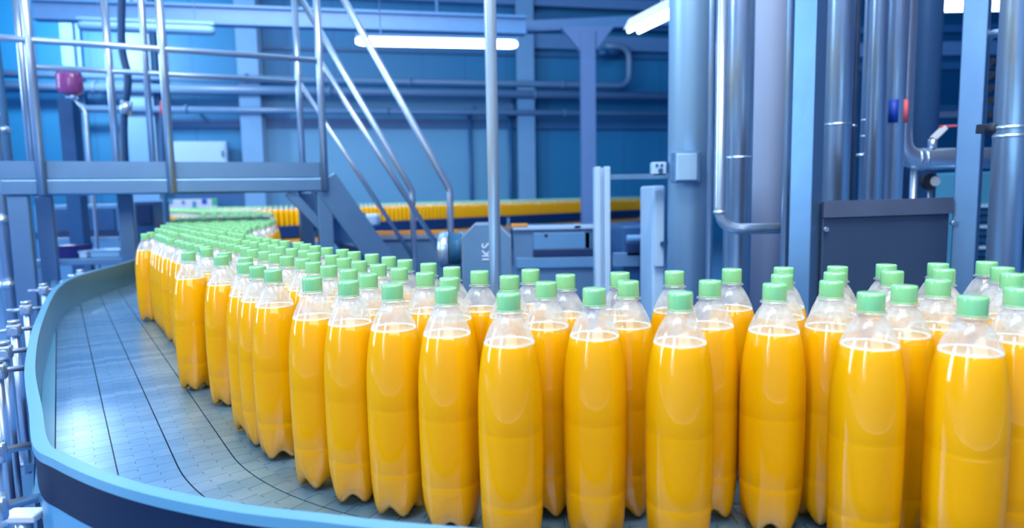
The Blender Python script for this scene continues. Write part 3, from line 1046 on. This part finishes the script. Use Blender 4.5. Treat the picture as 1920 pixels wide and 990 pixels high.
t = thing('round_gauge', e, 'small round black and white gauge under the horizontal pipe', 'gauge')
MB().tube([(e.x - .01, e.y, e.z), (e.x - .01, e.y + .03, e.z)], .036, 22).build('gauge_case', M['black'], t)
MB().tube([(e.x + .008, e.y - .004, e.z), (e.x + .008, e.y, e.z)], .022, 20).build('gauge_face', M['white'], t)
MB().cyl((e.x, e.y + .02, 0), (e.x, e.y + .02, e.z), .01, 10).build('stem', M['steel'], t)
# clamp between post and edge pipe
a, b = P(1838, 242, 1.86), P(1872, 241, 1.8)
t = thing('pipe_clamp', a, 'black clamp joining the right square post to the edge pipe', 'clamp')
MB().bar(a, b, .03, .026, bev=.003).build('clamp_arm', M['black'], t)
MB().tube([b - Vector((.01, .02, 0)), b + Vector((-.01, .015, 0))], .017, 16).build('clamp_nut', M['black'], t)
MB().box(a.lerp(b, .5) - Vector((0, .016, 0)), (.016, .006, .016)).build('clamp_plate', M['tube'], t)
# bent handrail-like pipe
t = thing('bent_pipe', P(1836, 226, 2.1), 'pale bent pipe curving into the edge pipe at upper right', 'pipe')
MB().tube(bent([P(1840, 238, 2.1), P(1848, 62, 2.1), P(1893, 62, 2.0)], .055), .0125, 18).build('pipe_run', M['tube'], t)
# louvred unit and shelves in the gap at right
t = cabinet('louvred_unit', 1800, 322, 1905, 4.2, .5, 'teal', 'teal blue unit with horizontal louvres in the gap by the edge pipe', 'machine', ())
for k in range(9):
    c_, s_ = slab(1806, 384 + k * 13, 1900, 388 + k * 13, 4.15, .05)
    MB().box(c_, s_).build('louvre', M['darkblue'] if k % 3 else M['paleblue'], t)
t = thing('valve_rack', (*P(1868, 200, 3.4).xy, 0), 'dark rack of small valves behind the bent pipe', 'rack')
q = P(1872, 370, 3.4)
MB().box((q.x, q.y, 1.15), (.05, .04, 2.3)).build('rack_post', M['darkblue'], t)
for k in range(6):
    e = P(1864, 118 + k * 24, 3.36)
    MB().tube([e, e + Vector((-.035, -.02, 0))], .02, 12).build('valve_knob', M['black'], t)
a, b = level(P(1640, 208, 7.5), P(1900, 206, 7.5))
t = thing('wall_shelf', a, 'dark shelf with a pale edge far behind the dark column', 'shelf')
MB().bar(a, b, .4, .06).build('shelf_board', M['darkblue'], t)
MB().bar(a - Vector((0, .22, .07)), b - Vector((0, .22, .07)), .04, .06).build('shelf_edge', M['tube'], t)
for u in (1660, 1890):
    e = P(u, 370, 7.5)
    MB().box((e.x, 7.6, (a.z - .03) / 2), (.07, .07, a.z - .03)).build('leg', M['darkblue'], t)
for k, (v, m) in enumerate(((55, 'darkbeam'), (92, 'beam'), (124, 'darkbeam'))):
    a, b = level(P(1600, v, 15.5), P(2000, v, 15.5))
    tag(MB().bar(a, b, .2, .16 if k != 1 else .3).build('crossbeam', M[m]), ['upper dark crossbeam seen above the dark shelf at right', 'thick blue-grey crossbeam seen above the dark shelf at right', 'lower dark crossbeam seen above the dark shelf at right'][k], 'beam')
a, b = P(1720, 12, 7.0), P(1960, -14, 7.0)
b.z = a.z
tube_lamp(a, b, .06, 'glowing tube lamp at the upper right beside the dark column')

# ================================================================== the bottle conveyor in front
C0 = Vector((.08, 1.5, 0))
DIR = Vector((.56, -.828, 0)).normalized()
NRM = Vector((-DIR.y, DIR.x, 0))
conv = thing('bottle_conveyor', (0, 1.6, 0), 'wide curving slat-chain conveyor with a blue side rail in the foreground', 'conveyor')


def lane_path(r, s_back):
    """plan path of the lane edge at radius r: straight, then an arc, then straight to the right"""
    st = C0 - NRM * r
    pts = [st - DIR * s_back * (1 - i / 12.) for i in range(12)]
    if r < .12:
        return pts + [st]
    a0 = math.atan2(-NRM.y, -NRM.x)
    a1 = -math.pi / 2
    if a0 > a1:
        a0 -= 2 * math.pi
    k = 26
    pts += [C0 + Vector((math.cos(a0 + (a1 - a0) * i / k), math.sin(a0 + (a1 - a0) * i / k), 0)) * r for i in range(k + 1)]
    pts += [Vector((C0.x + x, C0.y - r, 0)) for x in (.3, .8, 1.4, 2.0)]
    return pts


LW = .084
for k in range(-1, 12):
    ro = .858 + LW - LW * (k + 1)             # outer radius of this lane
    if k == -1:
        ro = .942
    ri = ro - LW
    back = 3.3
    po, pi_ = lane_path(ro - .0011, back), lane_path(ri + .0011, back)
    if len(po) != len(pi_):
        n = min(len(po), len(pi_))
        po, pi_ = po[:n], pi_[:n]
    if k == -1:                      # the outermost lane dives under the rail in the bend
        po, pi_ = po[:18], pi_[:18]
    pm = [(x + y) / 2 for x, y in zip(po, pi_)]
    s, ss = 0, [0]
    for i in range(1, len(pm)):
        s += (pm[i] - pm[i - 1]).length
        ss.append(s)
    vs, fs, uvs = [], [], []
    n = len(po)
    for i in range(n):
        for q, x in ((po[i], -.041), (pi_[i], .041)):
            vs.append((q.x, q.y, BELT)); uvs.append((x, ss[i]))
    for i in range(n):
        for q, x in ((po[i], -.041), (pi_[i], .041)):
            vs.append((q.x, q.y, BELT - .005)); uvs.append((x, ss[i]))
    for i in range(n - 1):
        fs.append((2 * i, 2 * i + 1, 2 * i + 3, 2 * i + 2))
        o_ = 2 * n
        fs.append((o_ + 2 * i + 2, o_ + 2 * i + 3, o_ + 2 * i + 1, o_ + 2 * i))
        fs.append((2 * i + 2, o_ + 2 * i + 2, o_ + 2 * i, 2 * i))
        fs.append((2 * i + 1, o_ + 2 * i + 1, o_ + 2 * i + 3, 2 * i + 3))
    fs = [tuple(reversed(f)) for f in fs]
    mb = MB().add(vs, fs)
    o = mb.build('chain_lane', M['chain'])
    ul = o.data.uv_layers.new(name='lane')
    for lp_ in o.data.loops:
        ul.data[lp_.index].uv = uvs[lp_.vertex_index]
    put(o, conv)

# guide rail: outer edge in plan, from far to near
RAIL = [(-2.62, 4.9), (-2.28, 4.2), (-2.06, 3.61), (-1.905, 2.913), (-1.71, 2.469), (-1.296, 1.79), (-.970, 1.30), (-.745, .998), (-.635, .853), (-.574, .803), (-.484, .743), (-.397, .697), (-.290, .655), (-.199, .631), (-.072, .601), (.15, .570), (.9, .545), (2.1, .54)]
rp = smooth_path(RAIL, 8)
RT_ = BELT + .12
ribbon(MB(), rp, -.002, .015, RT_ - .012, RT_, True).build('rail_rim', M['rim'], conv)
ribbon(MB(), rp, .001, .008, RT_ - .068, RT_ - .012, True).build('rail_face', M['skin'], conv)
ribbon(MB(), rp, .008, .0145, BELT - .002, RT_ - .012, True).build('rail_liner', M['railin'], conv)
ribbon(MB(), rp, .0035, .008, BELT - .10, RT_ - .068, True).build('frame_band', M['band'], conv)
ribbon(MB(), rp, -.004, .006, BELT - .30, BELT - .10, True).build('side_frame', M['skin'], conv)
ribbon(MB(), rp, .008, .016, BELT - .02, BELT - .006, True).build('chain_edge_strip', M['navy'], conv)
fs_path = lane_path(.942, 3.3)[:13]
ribbon(MB(), fs_path, -.026, -.001, BELT - .01, BELT + .004, True).build('wear_strip', M['rim'], conv)
# rail on the far side of the crowd
BR = [(-1.95, 6.0), (-1.45, 4.45), (-1.15, 3.6), (-.80, 2.38), (-.44, 1.86), (-.16, 1.47), (.0, 1.30), (.2, 1.20), (.6, 1.18), (1.4, 1.18), (2.2, 1.18)]
br = smooth_path(BR, 8)
ribbon(MB(), br, 0, .012, BELT - .25, BELT - .008, True).build('inner_side_frame', M['slate'], conv)
# deck under everything
dmb = MB()
nn = len(rp)
m2 = len(br)
pts = [(p_.x + .02, p_.y + .02) for p_ in rp] + [(p_.x, p_.y) for p_ in reversed(br)]
dmb.prism(pts, BELT - .03, BELT - .008).build('wear_deck', M['navy'], conv)
for (x, y) in ((-1.6, 2.6), (-.9, 1.5), (-.3, .95), (-1.95, 3.5), (.6, .8), (-.6, 2.05), (0.3, 1.1), (1.5, .8)):
    mb = MB().box((x, y, .48), (.06, .06, .96 - .02), bev=.004)
    mb.tube([(x, y, 0), (x, y, .03)], .05, 16)
    mb.build('leg', M['steel_b'], conv)


# rail brackets with rods and clamp knobs
ns_ = normals2(rp)
def bracket(i, zr, ln, post=True, ztop=None):
    p_, n_ = rp[i], ns_[i]          # n_ points inward
    out = -n_
    t_ = Vector((out.y, -out.x, 0))
    rr = .006
    far = p_ + out * (ln + .03)
    br_ = MB().tube([(p_.x, p_.y, zr), (far.x, far.y, zr)], rr, 14).build('bracket_rod', M['tube'], conv)
    c_ = p_ + out * .05
    MB().box((c_.x, c_.y, zr), (.034, .03, .034), (out, t_), bev=.006).build('rod_clamp', M['tube'], br_)
    kn = c_ + t_ * -.02
    MB().tube([(kn.x, kn.y, zr), (kn.x - t_.x * .02, kn.y - t_.y * .02, zr)], .010, 12).build('clamp_knob', M['steel'], br_)
    if post:
        ztop = ztop or zr + .02
        MB().cyl((c_.x, c_.y, .70), (c_.x, c_.y, ztop), .0095, 16).build('bracket_post', M['tube'], br_)
        MB().cyl((c_.x, c_.y, ztop), (c_.x, c_.y, ztop + .006), .014, 16).build('post_cap', M['steel'], br_)
        MB().bar((c_.x, c_.y, .72), (p_.x, p_.y, .72), .04, .02).build('post_foot', M['steel_b'], br_)


def rail_index(y, x=None):
    best = min(range(len(rp)), key=lambda i: abs(rp[i].y - y) + (abs(rp[i].x - x) if x is not None else 0))
    return best


for y, z in ((3.1, 1.1), (2.6, 1.1), (2.15, 1.1), (1.8, 1.1), (1.52, 1.1), (1.31, 1.1)):
    bracket(rail_index(y, -1.0 - y * .25), z, .07)
for y, x, z in ((1.02, -.77, 1.055), (.885, -.64, 1.035)):
    bracket(rail_index(y, x), z, .12, True, z - .03 if y < .95 else z + .012)
e = P(45, 966, .92)
t = thing('frame_bracket', (e.x, e.y, 0), 'white flat bracket on a post at the lower left corner', 'bracket')
MB().box(e, (.05, .03, .012), bev=.003).build('bracket_plate', M['white'], t)
MB().cyl((e.x, e.y, 0), (e.x, e.y, e.z - .005), .012, 14).build('bracket_post', M['tube'], t)

# transfer and far conveyors that carry the rest of the stream
FAR = [(7.0, 20.0), (3.5, 17.0), (-2.69, 11.5), (-3.9, 10.4), (-4.75, 9.7), (-4.85, 9.0), (-4.2, 8.2), (-3.3, 7.2), (-2.65, 6.3), (-2.25, 5.5), (-2.05, 5.0)]
FAR = FAR[1:]
fp = smooth_path(FAR, 10)


def strip_conveyor(name, path, w, label):
    t = thing(name, (path[0].x, path[0].y, 0), label, 'conveyor')
    ribbon(MB(), path, -w / 2, w / 2, BELT - .03, BELT - .004).build('belt', M['navy'], t)
    for s_ in (-1, 1):
        ribbon(MB(), path, s_ * (w / 2 + .01) - .01, s_ * (w / 2 + .01) + .01, BELT - .16, BELT + .01).build('side_frame', M['navy'], t)
        ribbon(MB(), path, s_ * (w / 2 + .03) - .008, s_ * (w / 2 + .03) + .008, BELT - .26, BELT - .2).build('lower_orange_bar', M['orange'], t)
    for i in range(6, len(path) - 4, 14):
        p_ = path[i]
        n_ = normals2(path)[i]
        for s_ in (-1, 1):
            q_ = p_ + n_ * s_ * (w / 2 + .0)
            MB().box((q_.x, q_.y, (BELT - .03) / 2), (.07, .07, BELT - .03)).build('leg', M['slate'], t)
    return t


strip_conveyor('far_conveyor', fp, .62, 'long dark conveyor carrying the far line of bottles past the back wall')

# ================================================================== the bottles
SEG = 40
PROF = [(r_ * (0.99 if z_h < .29 else 1.0), z_h) for r_, z_h in [(0.0, .010), (.012, .010), (.022, .004), (.029, .0015), (.0335, .004), (.0365, .012), (.0382, .024), (.0390, .040), (.0395, .056), (.0398, .062),
        (.0394, .0640), (.0398, .066), (.0404, .090), (.0408, .120), (.0409, .148), (.0409, .150), (.0406, .1522), (.0409, .1545), (.0408, .175),
        (.0403, .195), (.0392, .212), (.0376, .228), (.0352, .243), (.0322, .257), (.0285, .268), (.0240, .278), (.0195, .286), (.0160, .291),
        (.0140, .2935), (.0140, .2955), (.0172, .2958), (.0172, .2975), (.0138, .2980), (.0132, .301)]]
LEVEL = .2585


def rad_at(z):
    pr = PROF[3:]
    for (r0, z0), (r1, z1) in zip(pr, pr[1:]):
        if z0 <= z <= z1:
            return r0 + (r1 - r0) * (z - z0) / max(z1 - z0, 1e-6)
    return pr[-1][0]


def lathe(prof, seg, foot=True, close_top=False):
    vs, fs = [], []
    for r, z in prof:
        for k in range(seg):
            a = 2 * math.pi * k / seg
            zz, rr = z, r
            if foot and z < .05:
                c = .5 - .5 * math.cos(5 * a)
                w = max(0, 1 - z / .05)
                zz = z + (.014 * c * (w ** 1.5) if r > .018 else .004 * (1 - c))
                rr = r * (1 - .10 * c * w)
            vs.append((rr * math.cos(a), rr * math.sin(a), zz))
    n = len(prof)
    fs = [(i * seg + k, i * seg + (k + 1) % seg, (i + 1) * seg + (k + 1) % seg, (i + 1) * seg + k) for i in range(n - 1) for k in range(seg)]
    if close_top:
        fs.append(tuple((n - 1) * seg + k for k in range(seg)))
    return vs, fs


def rounded_cap(seg, r=.0147, z0=.3005, z1=.3200, knurl=True):
    prof = [(r * .97, z0), (r, z0 + .001), (r, z1 - .004), (r * .985, z1 - .0015), (r * .93, z1 - .0002), (r * .5, z1), (0.0001, z1)]
    vs, fs = [], []
    for j, (rr, z) in enumerate(prof):
        for k in range(seg):
            a = 2 * math.pi * k / seg
            q = rr * (1 - (.018 if knurl and k % 2 and 1 <= j <= 2 else 0))
            vs.append((q * math.cos(a), q * math.sin(a), z))
    n = len(prof)
    fs = [(i * seg + k, i * seg + (k + 1) % seg, (i + 1) * seg + (k + 1) % seg, (i + 1) * seg + k) for i in range(n - 1) for k in range(seg)]
    return vs, fs


shell_me = MB().add(*lathe(PROF, SEG), True).mesh('bottle_shell', [M['shell']])
jp = [(max(r - .0007, 0), z + .0006) for r, z in PROF[:24] if z < LEVEL]
jp += [(rad_at(LEVEL) - .0007, LEVEL), (rad_at(LEVEL) * .6, LEVEL), (.0005, LEVEL)]
juice_me = MB().add(*lathe(jp, SEG), True).mesh('juice', [M['juice']])
rl = rad_at(LEVEL)
fo = [(rl - .0008, LEVEL + .0002), (rl - .0008, LEVEL + .0022), (rl - .0028, LEVEL + .0018), (rl - .0045, LEVEL + .0004)]
foam_me = MB().add(*lathe(fo, SEG, False), True).mesh('foam_ring', [M['foam']])
cap_me = MB().add(*rounded_cap(56), True).mesh('cap', [M['cap']])
tv, tf = lathe([(.0147, .2985), (.0150, .2987), (.0150, .2999), (.0147, .3001)], 32, False)
band_me = MB().add(tv, tf, True).mesh('tamper_band', [M['cap']])

QS = [-0.005,0.795,0.198,0.779,0.102,0.823,0.407,0.748,-0.086,0.853,0.497,0.711,0.045,0.890,0.331,0.833,0.155,0.885,-0.163,0.897,0.262,0.875,0.475,0.800,0.411,0.850,-0.091,0.957,0.586,0.763,-0.004,0.967,-0.233,0.940,0.078,0.969,0.160,0.983,0.377,0.924,0.545,0.845,0.242,0.987,-0.135,1.026,-0.051,1.035,-0.300,0.992,0.649,0.815,-0.222,1.020,0.458,0.939,0.029,1.045,0.333,1.003,0.542,0.943,0.414,1.009,-0.100,1.100,-0.187,1.097,0.676,0.892,-0.269,1.090,0.497,1.011,0.623,0.955,-0.147,1.168,-0.400,1.108,0.580,1.026,-0.235,1.164,0.714,0.963,-0.321,1.160,0.661,1.027,-0.450,1.172,-0.200,1.242,-0.284,1.233,0.745,1.039,-0.368,1.228,-0.243,1.312,-0.498,1.238,0.830,1.049,-0.329,1.301,-0.411,1.303,-0.291,1.381,-0.373,1.375,-0.463,1.366,-0.546,1.361,-0.344,1.451,-0.430,1.441,-0.511,1.435,-0.615,1.405,-0.387,1.520,-0.471,1.511,-0.558,1.502,-0.646,1.496,-0.440,1.586,-0.521,1.577,-0.612,1.574,-0.742,1.526,-0.488,1.652,-0.572,1.648,-0.656,1.643,-0.747,1.628,-0.534,1.727,-0.615,1.716,-0.699,1.712,-0.783,1.701,-0.576,1.798,-0.663,1.785,-0.747,1.777,-0.829,1.769,-0.634,1.864,-0.715,1.853,-0.796,1.843,-0.882,1.833,-0.683,1.933,-0.764,1.924,-0.847,1.911,-0.930,1.899,-0.732,1.999,-0.816,1.987,-0.898,1.981,-0.983,1.973,-0.781,2.067,-0.863,2.059,-0.947,2.054,-0.826,2.137,-0.910,2.127,-1.058,2.072,-0.995,2.124,-0.868,2.213,-0.952,2.196,-1.043,2.191,-1.124,2.178,-0.921,2.276,-1.008,2.265,-1.091,2.259,-1.171,2.245,-0.969,2.349,-1.054,2.333,-1.135,2.328,-1.215,2.313,-1.015,2.418,-1.097,2.402,-1.178,2.397,-1.259,2.382,-1.070,2.479,-1.151,2.473,-1.235,2.460,-1.022,2.557,-1.330,2.421,-1.111,2.549,-1.204,2.536,-1.072,2.621,-1.286,2.528,-1.162,2.617,-1.367,2.531,-1.244,2.610,-1.125,2.689,-1.325,2.603,-1.217,2.687,-1.088,2.762,-1.298,2.680,-1.174,2.759,-1.378,2.665,-1.258,2.757,-1.140,2.833,-1.339,2.750,-1.222,2.830,-1.420,2.742,-1.303,2.826,-1.387,2.817,-1.189,2.910,-1.270,2.901,-1.473,2.808,-1.354,2.894,-1.148,2.983,-1.440,2.884,-1.233,2.979,-1.317,2.968,-1.520,2.874,-1.405,2.962,-1.199,3.054,-1.282,3.044,-1.487,2.957,-1.364,3.035,-1.165,3.133,-1.451,3.030,-1.246,3.120,-1.329,3.111,-1.534,3.024,-1.412,3.102,-1.215,3.197,-1.296,3.186,-1.494,3.099,-1.576,3.094,-1.383,3.185,-1.463,3.175,-1.261,3.269,-1.344,3.257,-1.545,3.169,-1.627,3.157,-1.426,3.255,-1.220,3.341,-1.507,3.244,-1.312,3.333,-1.589,3.237,-1.395,3.330,-1.476,3.320,-1.679,3.226,-1.269,3.412,-1.557,3.312,-1.358,3.404,-1.638,3.307,-1.439,3.399,-1.520,3.388,-1.316,3.478,-1.601,3.381,-1.399,3.475,-1.688,3.372,-1.486,3.466,-1.284,3.555,-1.568,3.458,-1.369,3.550,-1.652,3.445,-1.452,3.542,-1.533,3.535,-1.734,3.443,-1.333,3.625,-1.622,3.524,-1.414,3.618,-1.501,3.610,-1.704,3.519,-1.584,3.602,-1.786,3.507,-1.384,3.697,-1.464,3.683,-1.671,3.594,-1.754,3.589,-1.550,3.683,-1.343,3.767,-1.631,3.674,-1.837,3.582,-1.430,3.764,-1.717,3.663,-1.514,3.760,-1.595,3.752,-1.805,3.657,-1.390,3.837,-1.681,3.738,-1.480,3.834,-1.763,3.735,-1.562,3.826,-1.645,3.816,-1.846,3.727,-1.438,3.903,-1.730,3.810,-1.531,3.902,-1.811,3.801,-1.612,3.891,-1.696,3.883,-1.899,3.793,-1.487,3.975,-1.778,3.879,-1.575,3.971,-1.655,3.961,-1.863,3.869,-1.739,3.953,-1.945,3.863,-1.535,4.046,-1.826,3.946,-1.623,4.039,-1.703,4.027,-1.908,3.942,-1.501,4.121,-1.788,4.018,-1.989,3.932,-1.587,4.113,-1.873,4.016,-1.672,4.111,-1.754,4.092,-1.958,4.010,-1.548,4.189,-1.836,4.088,-1.636,4.184,-1.921,4.082,-1.718,4.182,-1.798,4.166,-2.004,4.078,-1.596,4.263,-1.882,4.162,-1.678,4.254,-1.970,4.152,-1.769,4.246,-1.850,4.236,-2.052,4.152,-1.646,4.329,-1.936,4.226,-1.734,4.321,-1.817,4.311,-2.019,4.226,-1.610,4.403,-1.899,4.301,-1.691,4.397,-2.106,4.216,-1.980,4.298,-1.784,4.386,-2.070,4.290,-1.865,4.384,-1.660,4.476,-1.749,4.460,-1.950,4.379,-2.152,4.284,-2.031,4.367,-1.830,4.458,-2.116,4.357,-1.912,4.451,-1.710,4.540,-1.999,4.444,-1.791,4.534,-2.080,4.432,-1.873,4.527,-1.960,4.517,-2.161,4.425,-1.756,4.608,-2.044,4.512,-1.841,4.602,-2.124,4.500,-1.925,4.593,-2.006,4.584,-2.209,4.496,-1.798,4.678,-2.092,4.578,-1.892,4.672,-1.974,4.664,-2.174,4.578,-2.059,4.661,-2.265,4.566,-1.852,4.750,-2.139,4.651,-1.939,4.739,-2.226,4.641,-2.023,4.736,-1.904,4.813,-2.104,4.730,-1.990,4.810,-1.952,4.885]
QS = [(QS[i], QS[i + 1]) for i in range(0, len(QS), 2)]

# rows along the transfer and far conveyors
rnd = random.Random(7)
far_pts = []
acc = 0.0
fn = normals2(fp)
pitch = .083
tot = [0]
for i in range(1, len(fp)):
    tot.append(tot[-1] + (fp[i] - fp[i - 1]).length)


def along(s):
    for i in range(1, len(tot)):
        if s <= tot[i]:
            f = (s - tot[i - 1]) / (tot[i] - tot[i - 1])
            return fp[i - 1].lerp(fp[i], f), fn[i - 1].lerp(fn[i], f)
    return fp[-1], fn[-1]


s, k = tot[-1] - .02, 0
while s > .1:
    near = s > tot[-1] - 7.2
    rows = 7 if near else 5
    pt, nv = along(s)
    for r in range(rows):
        off = (r - (rows - 1) / 2) * .083 + (0.0 if near else .1)
        ss2 = s + (.043 if r % 2 else 0)
        pt2, nv2 = along(min(ss2, tot[-1]))
        far_pts.append((pt2.x + nv2.x * off + rnd.uniform(-.001, .001), pt2.y + nv2.y * off))
    s -= pitch
    k += 1
# leave out those standing where the near crowd already stands, or closer than a bottle apart in the bends
grid = {}


def free(x, y):
    gx_, gy_ = int(x // .09), int(y // .09)
    for i in (-1, 0, 1):
        for j in (-1, 0, 1):
            for (a_, b_) in grid.get((gx_ + i, gy_ + j), ()):
                if (a_ - x) ** 2 + (b_ - y) ** 2 < .0806 ** 2:
                    return False
    grid.setdefault((gx_, gy_), []).append((x, y))
    return True


for q in QS:
    free(*q)
far_pts = [q for q in far_pts if free(*q)]
far_pts.sort(key=lambda q: q[0] ** 2 + q[1] ** 2)
every = sorted(QS + far_pts, key=lambda q: q[0] ** 2 + q[1] ** 2)
allb, rest = every[:300], every[300:]

# ---- labels: bottles at the open front edge are told apart one by one, the others by where in the crowd they stand
UNIQUE = [
    ((-1.328, 2.42), 'orange juice bottle standing alone at the far left end of the crowd'),
    ((-1.058, 2.072), 'narrowly seen juice bottle just right of the far left bottle'),
    ((-0.742, 1.526), 'juice bottle at the left edge with scalloped base and whole left flank clear'),
    ((-0.615, 1.405), 'juice bottle tucked behind the right side of the clear-flanked left edge bottle'),
    ((-0.497, 1.237), 'thin slice of a juice bottle, left of two slices before the big left bottle'),
    ((-0.45, 1.172), 'thin slice of a juice bottle, right of two slices touching the big left bottle'),
    ((-0.40, 1.108), 'sharp juice bottle with full cap and scalloped base at the crowd\'s left bulge'),
    ((-0.3, 0.992), 'juice bottle with lowest cap left of the blurred caps, base over the belt seam'),
    ((-0.233, 0.94), 'juice bottle in the front row whose two-lobed base sits above the rail rim'),
    ((-0.163, 0.897), 'front juice bottle whose base feet just touch the rim line of the rail'),
    ((-0.086, 0.853), 'front juice bottle cut by the rail rim, left neighbour of the wide central one'),
    ((-0.005, 0.795), 'wide central front juice bottle directly below the bright steel pole'),
    ((0.102, 0.823), 'set-back juice bottle right of the wide central front bottle'),
    ((0.198, 0.779), 'front juice bottle below the big grey column'),
    ((0.331, 0.833), 'set-back front juice bottle below the pale lilac column'),
    ((0.407, 0.748), 'front juice bottle below the grey steel hood'),
    ((0.497, 0.711), 'nearest and largest juice bottle at lower right'),
    ((0.588, 0.764), 'juice bottle cut off by the right edge of the picture'),
]
uniq = {}
for (pq, lab) in UNIQUE:
    i = min((i for i in range(len(allb)) if i not in uniq), key=lambda i: (allb[i][0] - pq[0]) ** 2 + (allb[i][1] - pq[1]) ** 2)
    uniq[i] = lab


def region(x, y):
    """where in the crowd a bottle stands, in words one can check on the photograph"""
    u = CX + FPX * x / y
    row = 'back rows' if y > (1.0 if u > 900 else 1.02 + (900 - u) * .0016) else 'front and middle rows'
    if y > 3.0:
        return 'clear bottle of orange juice packed under the crossover platform', 'bottles passing under the platform'
    if u < 480:
        return 'clear bottle of orange juice packed between the platform and the belt curve', 'bottles in the left stream'
    if u < 640:
        return 'green-capped juice bottle in the tight %s below the stair foot' % row, 'bottles below the stair, ' + row
    if u < 860:
        return 'green-capped juice bottle in the tight %s between the stair and gearbox' % row, 'bottles left of the gearbox, ' + row
    if u < 1130:
        return 'green-capped juice bottle in the %s between gearbox and slotted post' % row, 'bottles by the gearbox, ' + row
    if u < 1480:
        return 'green-capped juice bottle in the %s below the grey and lilac columns' % row, 'bottles below the columns, ' + row
    return 'green-capped juice bottle in the %s below the steel hood' % row, 'bottles below the hood, ' + row


def make_bottle():
    root = bpy.data.objects.new('juice_bottle', None)
    root.empty_display_size = .03
    COL.objects.link(root)
    sh = bpy.data.objects.new('bottle_shell', shell_me)
    ju = bpy.data.objects.new('juice', juice_me)
    fo_ = bpy.data.objects.new('foam_ring', foam_me)
    ca = bpy.data.objects.new('cap', cap_me)
    ba = bpy.data.objects.new('tamper_band', band_me)
    for c_ in (sh, ju, fo_, ca, ba):
        COL.objects.link(c_)
    for c_ in (sh, ju, ca):
        c_.parent = root
    fo_.parent = ju
    ba.parent = ca
    return root


proto = make_bottle()


def copy_tree(o, parent=None):
    c_ = o.copy()
    COL.objects.link(c_)
    if parent:
        c_.parent = parent
    for ch in kids[o.name]:
        copy_tree(ch, c_)
    return c_


kids = {o_.name: list(o_.children) for o_ in [proto] + list(proto.children_recursive)}
for i, (x, y) in enumerate(allb):
    b_ = proto if i == 0 else copy_tree(proto)
    b_.location = (x, y, BELT)
    b_.rotation_euler = (0, 0, rnd.randrange(4) * math.pi / 2)
    lab, grp = region(x, y)
    if i in uniq:
        tag(b_, uniq[i], 'bottle', 'juice bottles along the front edge of the crowd')
    else:
        tag(b_, lab, 'bottle', grp)

# the rest of the stream, past the first 300
s12 = 12
sv, sf = lathe([PROF[i] for i in (3, 5, 8, 13, 18, 20, 22, 23, 25, 27, 29, 33)], s12, False)
jv, jf = lathe([(.031, .003), (.0345, .02), (.0375, .08), (.0385, .15), (.038, .19), (.0355, .225), (.0305, .2540), (.0005, .2545)], s12, False)
cv, cf = rounded_cap(s12, knurl=False)
SV, JV, CV = np.array(sv), np.array(jv), np.array(cv)
V, Fc, MI = [], [], []
base = 0
for (x, y) in rest:
    for vv, ff, mi in ((SV, sf, 0), (JV, jf, 1), (CV, cf, 2)):
        V.append(vv + np.array([x, y, 0]))
        Fc += [tuple(i_ + base for i_ in f_) for f_ in ff]
        MI += [mi] * len(ff)
        base += len(vv)
V = np.vstack(V)
me = bpy.data.meshes.new('far_juice_bottles')
me.from_pydata([tuple(v_) for v_ in V], [], Fc)
for m_ in (M['shell'], M['juice'], M['cap']):
    me.materials.append(m_)
me.polygons.foreach_set('material_index', MI)
me.polygons.foreach_set('use_smooth', [True] * len(Fc))
me.update()
fo = bpy.data.objects.new('far_juice_bottles', me)
COL.objects.link(fo)
fo.location.z = BELT
tag(fo, 'distant stream of green-capped orange juice bottles winding along the far conveyor', 'bottles', kind='stuff')
print('bottles', len(allb), 'rest', len(rest))
